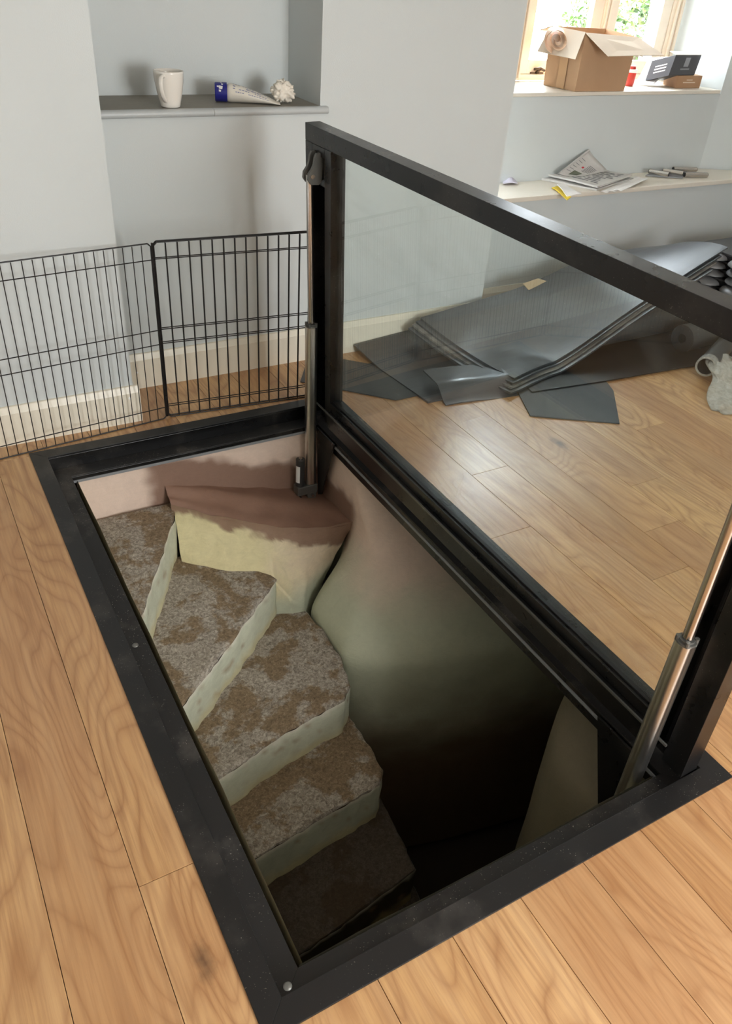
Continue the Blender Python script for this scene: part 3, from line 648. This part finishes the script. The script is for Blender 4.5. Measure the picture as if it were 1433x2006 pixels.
for k, (da, dl, s_) in enumerate(((0, 0, .008), (.4, .006, .004), (-.35, -.004, .0045), (.1, -.012, .004), (.7, .002, .003))):
    an = math.radians(215) + da; nn = sd * math.cos(an) + Vector((0, 0, 1)) * -math.sin(an); tt = d.cross(nn)
    q = c + nn * .0378 + d * dl; b = len(m.v); m.v += [q - d * s_ - tt * s_, q + d * s_ - tt * s_ * .6, q + d * s_ * .7 + tt * s_, q - d * s_ + tt * s_ * .7]; m.f.append((b, b + 1, b + 2, b + 3))
m.build('cap_emblem', M_label, cp)
m = MB()
def tubepoint(f, an):
    T_ = [(.07, .036, .036, .036), (.12, .037, .030, .031), (.17, .039, .022, .023), (.22, .041, .013, .014), (.255, .042, .005, .006)]
    for a_, b_ in zip(T_, T_[1:]):
        if a_[0] <= f <= b_[0]:
            t = (f - a_[0]) / (b_[0] - a_[0]); w, h_, zc = [a_[i] + (b_[i] - a_[i]) * t for i in (1, 2, 3)]; break
    c_ = ta + d * f + Vector((0, 0, zc)); return c_ + sd * math.cos(an) * (w + .0007) + Vector((0, 0, 1)) * math.sin(an) * (h_ + .0007)
rdn = random.Random(3)
for row, an in enumerate((1.75, 2.1, 2.45, 2.8)):
    f = .075
    while f < .225:
        l = rdn.uniform(.003, .011) if row else rdn.uniform(.005, .012)
        if rdn.random() < .8:
            b = len(m.v); hgt = .16 if row == 1 else .10; an_ = -an if False else math.pi * 2 - an + math.pi if False else an + .0
            m.v += [tubepoint(f, an_), tubepoint(min(f + l, .25), an_), tubepoint(min(f + l, .25), an_ + hgt), tubepoint(f, an_ + hgt)]; m.f.append((b, b + 1, b + 2, b + 3))
        f += l + .003
m.build('printed_text', simple('blue_grey_print', (120, 124, 156), .6), tb_th)
# crumpled tissue
tc = Vector((1.335, 2.875, zs + .042))
def crumple(c, r_, seed, flat=1.0, n=40, amp=.35):
    rows = []
    for i in range(n + 1):
        th = math.pi * i / n; row = []
        for j in range(n * 2):
            p_ = 2 * math.pi * j / (2 * n); dv = Vector((math.sin(th) * math.cos(p_), math.sin(th) * math.sin(p_), math.cos(th)))
            k = 1 + amp * noise.noise(dv * 2.2 + Vector((seed, 0, 0))) + amp * .7 * (abs(noise.noise(dv * 4.5 + Vector((0, seed, 0)))) - .25) * 2
            row.append(Vector(c) + Vector((dv.x, dv.y, dv.z * flat)) * r_ * k)
        rows.append(row)
    return MB().quadgrid(rows, True)
ti = crumple(tc, .046, 4.2, .85, 30, .34).build('crumpled_tissue', simple('white_tissue', (236, 228, 214), .85), None, smooth=True)
zmin = min(v.co.z for v in ti.data.vertices)
for v in ti.data.vertices: v.co.z += zs + .0006 - zmin
tag(ti, 'crumpled white tissue at the right end of the niche shelf', 'tissue')

# ================= SILL OBJECTS =================
Z1 = 1.131
def prism(lo, hi, th, name, mat, par):  # thin walled panel between two bottom points and two top points
    a, b = [Vector(q) for q in lo]; c, d_ = [Vector(q) for q in hi]; n = (b - a).cross(d_ - a).normalized() * th
    return MB().hexa([a, b, c, d_], [q + n for q in (a, b, c, d_)]).build(name, mat, par)
bx = thing('cardboard_box', (3.63, 3.5, Z1), 'large open cardboard box with flaps folded out on the window sill', 'box')
A0, B0, C0, D0 = Vector((3.455, 3.37, Z1)), Vector((3.850, 3.368, Z1)), Vector((3.82, 3.64, Z1)), Vector((3.42, 3.62, Z1))
A1, B1, C1, D1 = Vector((3.443, 3.362, Z1 + .302)), Vector((3.868, 3.36, Z1 + .285)), Vector((3.84, 3.62, Z1 + .305)), Vector((3.405, 3.62, Z1 + .310))
T4 = .004
for nm, p0, p1, q1, q0 in (('front_panel', A0, B0, B1, A1), ('right_panel', B0, C0, C1, B1), ('back_panel', C0, D0, D1, C1), ('left_panel', D0, A0, A1, D1)):
    prism((p0, p1), (q1, q0), -T4, nm, M_card, bx)
MB().hexa([A0, B0, C0, D0], [q + Vector((0, 0, T4)) for q in (A0, B0, C0, D0)]).build('base_panel', M_card, bx)
prism((A1, B1), (B1 + Vector((.10, -.13, -.075)), A1 + Vector((.075, -.14, -.10))), .004, 'front_flap', M_cardin, bx)
prism((D1, A1), (A1 + Vector((-.085, -.05, -.13)), D1 + Vector((-.10, -.03, -.13))), -.004, 'left_flap', M_cardin, bx)
prism((C1, D1), (D1 + Vector((.0, .10, -.03)), C1 + Vector((0, .10, -.03))), .004, 'back_flap', M_card, bx)
prism((B1, C1), (C1 + Vector((.07, .0, -.09)), B1 + Vector((.07, 0, -.10))), .004, 'right_flap', M_cardin, bx)
prism((D0.lerp(A0, .42) + Vector((-.0065, -.002, .002)), D0.lerp(A0, .66) + Vector((-.0065, -.002, .002))), (D1.lerp(A1, .66) + Vector((-.0065, -.002, -.004)), D1.lerp(A1, .42) + Vector((-.0065, -.002, -.004))), .001, 'packing_tape', simple('tan_packing_tape', (196, 158, 118), .3), bx)
# crumpled pale paper roll hanging on left flap
rc = aY(1090, 76, 3.50)
cp_ = thing('paper_scroll', rc, 'crumpled roll of pale wrapping paper on the left flap of the cardboard box', 'paper roll')
M_wrap = simple('pale_peach_paper', (238, 206, 176), .6)
rows = []
ax = Vector((-.55, -.8, -.15)).normalized(); u_ = ax.orthogonal().normalized(); w_ = ax.cross(u_)
for i in range(61):
    t = i / 60; an = t * 4.2 * math.pi; r_ = .012 + .050 * t * (1 + .12 * math.sin(an * 1.7)); row = []
    for j in range(7): row.append(rc + ax * ((j / 6 - .5) * .10 + .02 * math.sin(an)) + (u_ * math.cos(an) + w_ * math.sin(an)) * r_ * (1 + .1 * math.sin(j * 1.3)))
    rows.append(row)
MB().slab(rows, .0012).build('curl', M_wrap, cp_, smooth=True)
# red pot
rp = aZ(1236, 164, Z1); rp = Vector((aY(1234, 150, 3.56).x, 3.56, Z1))
pot = thing('red_pot', rp, 'small red pot with a white rim lid beside the cardboard box', 'pot')
MB().lathe(rp, [(.0001, 0), (.028, 0), (.031, .01), (.033, .075), (.0001, .076)], 24).build('pot_body', M_red, pot, smooth=math.radians(40))
MB().lathe(rp, [(.0001, .0765), (.036, .0765), (.037, .09), (.034, .094), (.0001, .095)], 24).build('pot_rim', M_paper, pot, smooth=math.radians(40))
MB().lathe(rp, [(.0001, .0955), (.024, .0955), (.022, .112), (.0001, .114)], 24).build('pot_lid', M_red, pot, smooth=math.radians(40))
# kraft carton and tilted dark carton, white sheet
def obox(name, o, ex, ey, ez, mat, par): 
    o, ex, ey, ez = map(Vector, (o, ex, ey, ez)); lo = [o, o + ex, o + ex + ey, o + ey]; return MB().hexa(lo, [q + ez for q in lo]).build(name, mat, par, bevel=.0015)
def inset(o, ex, ez, u0, u1, v0, v1, nrm, name, mat, par):
    o, ex, ez = map(Vector, (o, ex, ez)); nrm = Vector(nrm).normalized() * .0008; q = [o + ex * a + ez * b + nrm for a, b in ((u0, v0), (u1, v0), (u1, v1), (u0, v1))]
    return MB().hexa(q, [p - nrm * .8 for p in q]).build(name, mat, par)
k0 = aZ(1322, 173, Z1); k1 = aZ(1369, 172.5, Z1); k2 = aZ(1297, 166, Z1)
k0 = Vector((k0.x, k0.y, Z1)); kx = Vector(((k1 - k0).x, (k1 - k0).y, 0)); ky = Vector((-.02, .16, 0)); ky = Vector(((k2 - k0).x, (k2 - k0).y, 0)) * 1.0
kb = thing('kraft_carton', k0, 'small flat brown kraft carton at the right end of the sill', 'carton')
obox('carton_body', k0, kx, ky, (0, 0, .072), M_kraft, kb)
inset(k0, kx, (0, 0, .072), .25, .75, .42, .50, (0, -1, 0), 'printed_line', M_cardin, kb); inset(k0, kx, (0, 0, .072), .38, .62, .62, .70, (0, -1, 0), 'printed_line', M_cardin, kb)
zt = Z1 + .074
dk0 = Vector((k0.x - .06, k0.y + .01, zt)) ; 
dz_ = Vector((.02, 0, .115)); dxv = Vector((.195, .02, .010)); dyv = Vector((-.05, .14, -.05))
db = thing('charcoal_carton', dk0, 'charcoal printed carton tilted on top of the kraft carton', 'carton')
dk0 = aY(1308, 152, k0.y + .0); dk1 = aY(1357, 155, k0.y + .02)
dk0 = Vector((dk0.x, dk0.y, max(dk0.z, zt))); dxv = Vector(((dk1 - dk0).x, .02, .0))
obox('carton_body', dk0, dxv, dyv, dz_, M_darkbox, db)
inset(dk0, dxv, dz_, .44, .62, .42, .86, (0, -1, 0), 'printed_emblem', simple('silver_print', (150, 150, 156), .4), db); inset(dk0, dxv, dz_, .36, .70, .26, .34, (0, -1, 0), 'printed_word', simple('silver_print_2', (136, 136, 140), .4), db)
for a, b in ((.30, .36), (.45, .52), (.60, .66)):
    inset(dk0, dyv, dz_, .25, .75, a, b, (-1, -.3, 0), 'side_print', M_paper, db)
# carton lid flap and white sheet
prism((dk0 + dz_, dk0 + dz_ + dxv), (dk0 + dz_ + dxv + Vector((.07, .05, .012)), dk0 + dz_ + Vector((.0, .06, .012))), .002, 'open_flap', M_cardin, db)
ws = thing('white_sheet', (4.35, 3.62, Z1), 'white paper sheet draped against the charcoal carton', 'paper')
w0, w1, w2, w3 = aY(1240, 163, 3.60), aY(1279, 166, 3.49), aY(1312, 111, 3.62), aY(1270, 113, 3.70)
w0.z = max(w0.z, Z1 + .003); w1.z = max(w1.z, Z1 + .003); rows = []
for i in range(11):
    t = i / 10; row = []
    for j in range(9):
        q = w0.lerp(w3, t).lerp(w1.lerp(w2, t), j / 8); q.z -= .03 * math.sin(math.pi * t); q.z = max(q.z, Z1 + .003); row.append(q)
    rows.append(row)
MB().slab(rows, .0015).build('sheet', M_paper, ws, smooth=True)

# ================= SEAT OBJECTS =================
Z2 = .6445
def paperfold(name, corners, zoff, mat, label, cat, curl=.0, th=.004, lines=0, wave=.004, group=None, seed=0):
    c = [aZ(px, py, Z2 + zoff) for px, py in corners]; o = thing(name, c[0], label, cat, group)
    rows = []
    for i in range(13):
        s_ = i / 12; row = []
        for j in range(9):
            t = j / 8; p = (c[0].lerp(c[1], s_)).lerp(c[3].lerp(c[2], s_), t); p.z += wave * (math.sin(s_ * 5 + seed) * math.cos(t * 4 + seed) + 1) + curl * s_ * s_
            row.append(p)
        rows.append(row)
    MB().slab(rows, th).build('sheets', mat, o, smooth=math.radians(40))
    if lines:
        m = MB(); rd = random.Random(seed)
        for k in range(lines):
            t = .12 + .8 * k / lines; s0 = .1
            while s0 < .85:
                l = rd.uniform(.12, .3)
                q = []
                for s_, tt in ((s0, t), (min(s0 + l, .92), t), (min(s0 + l, .92), t + .4 / lines), (s0, t + .4 / lines)):
                    i = s_ * 12; j = tt * 8; i0 = min(int(i), 11); j0 = min(int(j), 7); fi = i - i0; fj = j - j0
                    q.append(rows[i0][j0].lerp(rows[i0 + 1][j0], fi).lerp(rows[i0][j0 + 1].lerp(rows[i0 + 1][j0 + 1], fi), fj) + Vector((0, 0, .0012)))
                b = len(m.v); m.v += q; m.f.append((b, b + 1, b + 2, b + 3)); s0 += l + .05
        m.build('print', M_ink, o)
    return o
paperfold('newspaper', [(1060, 351), (1168, 371), (1240, 350), (1150, 332)], .006, M_news, 'lower folded newspaper of the pile on the window seat', 'newspaper', th=.012, seed=1)
paperfold('newspaper', [(1061, 340), (1170, 366), (1237, 343), (1143, 328)], .026, M_news, 'upper folded newspaper with crisp white edge lying on the window seat', 'newspaper', th=.010, lines=10, seed=2)
# standing opened page
nb = thing('open_newspaper_page', aZ(1090, 345, Z2), 'opened newspaper page propped upright behind the folded newspapers', 'newspaper')
pp = [aY(1092, 340, 3.27), aY(1153, 292, 3.335), aY(1190, 338, 3.335), aY(1140, 356, 3.26)]
rows = [[pp[0].lerp(pp[1], j / 8).lerp(pp[3].lerp(pp[2], j / 8), i / 8) + Vector((0, .012 * math.sin(i * .7), 0)) for j in range(9)] for i in range(9)]
for r_ in rows:
    for q in r_: q.z = max(q.z, Z2 + .036)
MB().slab(rows, .002).build('page', M_news, nb, smooth=True)
def onpage(s_, t): i = s_ * 8; j = t * 8; i0 = min(int(i), 7); j0 = min(int(j), 7); return rows[i0][j0].lerp(rows[i0 + 1][j0], i - i0).lerp(rows[i0][j0 + 1].lerp(rows[i0 + 1][j0 + 1], i - i0), j - j0) + Vector((0, -.003, .0015))
def pq(s0, s1, t0, t1, nm, mt): q = [onpage(s0, t0), onpage(s1, t0), onpage(s1, t1), onpage(s0, t1)]; m = MB(); m.v = q; m.f = [(0, 1, 2, 3)]; m.build(nm, mt, nb)
pq(.35, .62, .08, .3, 'photo_print', simple('dark_newsprint_photo', (104, 108, 92), .8)); pq(.40, .46, .48, .54, 'red_heading', simple('red_print', (190, 50, 60), .7))
for k in range(7): pq(.5, .74, .38 + k * .05, .40 + k * .05, 'print_line', M_ink)
for k in range(6): pq(.12, .30, .2 + k * .1, .215 + k * .1, 'print_line', M_ink)
for i, (off, lab) in enumerate(((0, 'loose white leaflet fanned out nearest the seat edge'), (13, 'loose white leaflet fanned in the middle beside the newspapers'), (26, 'loose white leaflet fanned furthest right beside the newspapers'))):
    paperfold('leaflet', [(1176 + off, 376 - off * .15), (1190 + off, 378 - off * .15), (1255 + off * .5, 349 + off * .1), (1243 + off * .5, 346 + off * .1)], .003 + i * .004, M_paper, lab, 'leaflet', th=.0025, seed=i + 4, wave=.003, group='loose leaflets on the window seat')
paperfold('note_card', [(1090, 362), (1110, 384), (1138, 382), (1105, 360)], .012, M_paper, 'white card lying over the yellow slip at the seat edge', 'card', seed=3)
paperfold('yellow_slip', [(1080, 368), (1110, 391), (1118, 388), (1092, 366)], .003, M_yel, 'yellow paper slip hanging over the window seat edge', 'paper slip', seed=6)
paperfold('lilac_envelope', [(984, 362), (1013, 362), (1003, 345), (986, 335)], .004, simple('pale_lilac_paper', (214, 208, 224), .7), 'pale lilac envelope at the left end of the window seat', 'envelope', wave=.012, seed=5)
tr = thing('clear_packet', aZ(1300, 345, Z2), 'thin clear packet lying under the metal cylinders on the window seat', 'packet')
c = [aZ(*q, Z2 + .001) for q in ((1263, 345), (1336, 350), (1345, 338), (1290, 333))]
MB().hexa(c, [q + Vector((0, 0, .006)) for q in c]).build('packet_body', simple('grey_clear_film', (150, 150, 152), .2), tr)
def rod(a, b, z, r_, lab):
    a = aZ(*a, Z2 + z); b = aZ(*b, Z2 + z); o = thing('metal_cylinder', a, lab, 'cylinder', 'metal cylinders on the window seat')
    MB().cyl(a, b, r_, n=20).build('cylinder_body', M_chrome, o, smooth=math.radians(40)); d_ = (b - a).normalized()
    MB().cyl(b, b + d_ * .004, r_ * .8, n=20).build('end_cap', M_black, o, smooth=math.radians(40)); MB().cyl(a - d_ * .004, a, r_ * .8, n=20).build('end_cap', M_black, o, smooth=math.radians(40))
rod((1271, 335), (1309, 342), .026, .015, 'metal cylinder nearest the newspapers on the window seat')
rod((1298, 334), (1337, 340), .026, .015, 'metal cylinder second from the newspapers')
rod((1340, 342), (1384, 343), .017, .016, 'longest metal cylinder nearest the right reveal')
rod((1318, 331), (1363, 332), .016, .015, 'metal cylinder at the back against the wall')

# ================= SHEET PILE =================
def interp(P, t):
    L = [0]
    for a, b in zip(P, P[1:]): L.append(L[-1] + (b - a).length)
    s_ = t * L[-1]
    for i in range(len(P) - 1):
        if s_ <= L[i + 1] + 1e-9: return P[i].lerp(P[i + 1], (s_ - L[i]) / max(1e-9, L[i + 1] - L[i]))
    return P[-1].copy()
def smoothpoly(P):
    for _ in range(2):
        Q = [P[0]]
        for a, b in zip(P, P[1:]): Q += [a.lerp(b, .25), a.lerp(b, .75)]
        Q.append(P[-1]); P = Q
    return P
FA = smoothpoly([aZ(1002, 742, .064), aY(1060, 722, 2.17), aY(1120, 688, 2.19), aY(1180, 645, 2.21), aY(1254, 593, 2.24), aY(1335, 541, 2.27), aY(1425, 484, 2.30)])
BA = smoothpoly([aY(817, 624, 2.70), aY(930, 590, 2.74), aY(1030, 560, 2.765), aY(1110, 521, 2.775), aY(1165, 500, 2.78), aY(1240, 486, 2.78), aY(1300, 481, 2.78)])
def sheet(name, lab, s0, s1, dz, dy, th=.010, mat=M_sheet, nx=60, ny=30, curlL=0.0, F=None, Bk=None, sag=.9):
    F = F or FA; Bk = Bk or BA
    rows = []
    for i in range(nx + 1):
        s_ = s0 + (s1 - s0) * i / nx; a = interp(F, max(0, s_)); b = interp(Bk, max(0, s_))
        if s_ < 0:
            a = a + (F[0] - F[3]).normalized() * (-s_) * 1.6; b = b + (Bk[0] - Bk[3]).normalized() * (-s_) * 1.6
            a.z = max(a.z, .062); b.z = max(b.z, .07)
        row = []
        for j in range(ny + 1):
            t = j / ny; p = a.lerp(b, t)
            hump = (b.z - a.z)
            p.z = a.z + hump * (t ** 1.75)
            p.y += dy * (1 - t); p.z = max(p.z - dz, .062 - dz)
            p.z += .0012 * noise.noise(Vector((p.x * 3, p.y * 3, dz * 50)))
            row.append(p)
        rows.append(row)
    o = tag(MB().slab(rows, th).build(name, mat, None, smooth=math.radians(35)), lab, 'rubber sheet', 'black rubber sheets piled against the wall')
    return o
sheet('rubber_sheet', 'topmost black rubber sheet curving up from the floor to the wall', .012, 1, 0, 0)
sheet('rubber_sheet', 'second black rubber sheet from the top with its edge just showing', -.005, .96, .0125, -.018)
sheet('rubber_sheet', 'third black rubber sheet down in the pile, ragged along its near edge', -.02, .93, .025, -.030, mat=M_sheetedge)
sheet('rubber_sheet', 'fourth black rubber sheet down in the pile, with a pale near edge', -.035, .90, .0375, -.055)
F2 = smoothpoly([aZ(839, 778, .035), aZ(900, 765, .035), aZ(980, 750, .03), Vector((2.42, 2.16, .028)), Vector((2.62, 2.16, .03))])
B2 = smoothpoly([aY(694, 657, 2.77), aY(760, 640, 2.775), aY(830, 622, 2.775), aY(900, 604, 2.77)])
sheet('rubber_sheet', 'widest black rubber sheet at the bottom of the pile reaching furthest left', 0, 1.0, .050, 0, F=F2, Bk=B2, sag=.8, mat=M_sheet)
# curled sheet end at the front
cf = [aZ(868, 792, 0), aZ(1010, 772, 0)]
rows = []
for i in range(13):
    s_ = i / 12; a = cf[0].lerp(cf[1], s_); row = []
    for j in range(15):
        t = j / 14; row.append((a.x + .10 * t * .3, a.y - .02 + .26 * t, .006 + .06 * sm(0, .45, t) + .004 * math.sin(s_ * 6)))
    rows.append(row)
tag(MB().slab(rows, .006).build('curled_offcut', M_sheet, None, smooth=math.radians(35)), 'curled rubber offcut poking out at the front of the sheet pile', 'rubber offcut')
def flat(name, pts, z, lab, mat=M_sheet2, th=.005):
    P = [aZ(px, py, z) for px, py in pts]
    o = MB().hexa([(p.x, p.y, z - th) for p in P], [(p.x, p.y, z) for p in P]).build(name, mat, None); return tag(o, lab, 'rubber sheet', 'flat rubber sheets on the floor')
flat('flat_rubber_sheet', [(1038, 814), (1213, 829), (1201, 765), (1150, 700), (1010, 760)], .0065, 'flat black sheet lying on the floor, corner pointing to the bag')
flat('flat_rubber_sheet', [(588, 747), (775, 783), (845, 768), (800, 705), (720, 712), (648, 699), (607, 688)], .0065, 'flat black sheet on the floor at the left, half hidden by the lid post')
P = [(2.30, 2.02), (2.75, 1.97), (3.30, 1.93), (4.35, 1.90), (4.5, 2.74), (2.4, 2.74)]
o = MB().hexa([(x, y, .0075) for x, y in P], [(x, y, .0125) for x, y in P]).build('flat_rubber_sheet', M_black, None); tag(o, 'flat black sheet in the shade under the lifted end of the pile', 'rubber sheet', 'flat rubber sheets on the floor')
# upright black rolls that hold the lifted end
for k, (x0, y0, r_, lab) in enumerate(((3.02, 2.34, .085, 'front black roll lying under the lifted sheets'), (3.42, 2.10, .075, 'short black roll nearest the plastic bag'), (3.05, 2.56, .10, 'back black roll lying under the lifted sheets'))):
    t = thing('black_roll', (x0, y0, .0135), lab, 'roll', 'black rolls beneath the sheets')
    MB().cyl((x0, y0, r_ + .0135), (x0 + (.52 if k == 1 else .95), y0 + .02, r_ + .0135), r_, n=36).build('roll_body', M_sheet2, t, smooth=math.radians(40))
    MB().cyl((x0 - .003, y0, r_ + .0135), (x0, y0, r_ + .0135), r_ * .35, n=24).build('roll_core', M_black, t)
# stack of ribbed panels with domed ends
for k in range(7):
    z0 = .0135 + k * .052; lab = ['lowest', 'second from the bottom', 'third from the bottom', 'middle', 'third from the top', 'second from the top', 'topmost'][k]
    ox = 4.02 + .012 * ((k * 5) % 3); oy = 1.98
    t = thing('ribbed_panel', (ox, oy, z0), lab + ' black ribbed plastic panel of the stack against the wall', 'plastic panel', 'stacked ribbed panels')
    MB().box((ox + .12, oy, z0), (ox + 1.2, oy + .75, z0 + .034)).build('panel_body', M_black, t, bevel=.005)
    MB().box((ox + .10, oy - .004, z0 + .036), (ox + 1.22, oy + .754, z0 + .046)).build('rim', simple('worn_black_rim_%d' % k, (52, 52, 54), .3), t, bevel=.003)
    for q in range(3):
        yy = oy + .12 + q * .25; rows = []
        for i in range(9):
            ph = math.pi / 2 * i / 8; rows.append([(ox + .12 - .10 * math.cos(ph) * math.sin(a), yy + .11 * math.cos(a) * math.cos(ph), z0 + .002 + .040 * math.sin(ph)) for a in [math.pi * j / 12 for j in range(13)]])
        MB().quadgrid(rows).build('domed_end', M_dome, t, smooth=True)
# tan torn tape on the top sheet
cn = [aY(1023, 556, 2.735), aY(1052, 546, 2.735), aY(1072, 552, 2.735), aY(1052, 569, 2.72), aY(1035, 569, 2.72)]
o = MB().hexa(cn, [q + Vector((0, -.003, .003)) for q in cn]).build('torn_card', M_tan, None); tag(o, 'torn tan card scrap on the back edge of the top rubber sheet', 'card scrap')
# cardboard tube in a plastic bag
tc0 = aY(1382, 718, 1.80); dv = Vector((.88, .42, .0)).normalized()
tb = thing('black_tube', tc0, 'black tube with a pale rim wrapped in a clear plastic bag', 'tube')
rows = []
for (s_, r_) in ((0, .050), (.5, .050)): rows.append([tc0 + dv * s_ + (Vector((-dv.y, dv.x, 0)) * math.cos(a) + Vector((0, 0, 1)) * math.sin(a)) * r_ for a in [2 * math.pi * i / 32 for i in range(32)]])
rows.append([tc0 + dv * .5 + (Vector((-dv.y, dv.x, 0)) * math.cos(a) + Vector((0, 0, 1)) * math.sin(a)) * .043 for a in [2 * math.pi * i / 32 for i in range(32)]])
rows.append([tc0 + (Vector((-dv.y, dv.x, 0)) * math.cos(a) + Vector((0, 0, 1)) * math.sin(a)) * .043 for a in [2 * math.pi * i / 32 for i in range(32)]])
MB().quadgrid(rows, True).build('tube_wall', M_black, tb, smooth=math.radians(40))
rim = [[tc0 - dv * .002 + (Vector((-dv.y, dv.x, 0)) * math.cos(a) + Vector((0, 0, 1)) * math.sin(a)) * q for a in [2 * math.pi * i / 32 for i in range(32)]] for q in (.043, .054)]
rim.append([q + dv * .05 for q in rim[1]]); MB().quadgrid(rim, True).build('pale_rim', M_bag, tb, smooth=math.radians(40))
b0 = aZ(1392, 806, 0); 
c0 = Vector((tc0.x + .16, tc0.y - .14, 0))
bag = thing('plastic_bag', c0, 'crumpled clear plastic bag resting on the floor against the black tube', 'plastic bag')
rows = []
topz = max(.10, tc0.z + .03)
for i in range(25):
    t = i / 24; row = []
    cx = (aZ(1425, 800, 0)).lerp(Vector((tc0.x + .10, tc0.y, 0)), t ** .8)
    r_ = .085 * (1 - .35 * t) + .02 * math.sin(t * 9)
    for j in range(40):
        a = 2 * math.pi * j / 40; k = 1 + .22 * noise.noise(Vector((math.cos(a) * 2, math.sin(a) * 2, t * 3))) + .1 * math.sin(7 * a + t * 5)
        zz = .004 + t * topz
        row.append(Vector((cx.x + math.cos(a) * r_ * k * 1.1, cx.y + math.sin(a) * r_ * k * .8, zz)))
    rows.append(row)
rows.insert(0, [Vector((aZ(1425, 800, 0).x, aZ(1425, 800, 0).y, .003)).lerp(q, .5) for q in rows[0]])
MB().quadgrid(rows, True).build('bag_film', M_bag, bag, smooth=True)
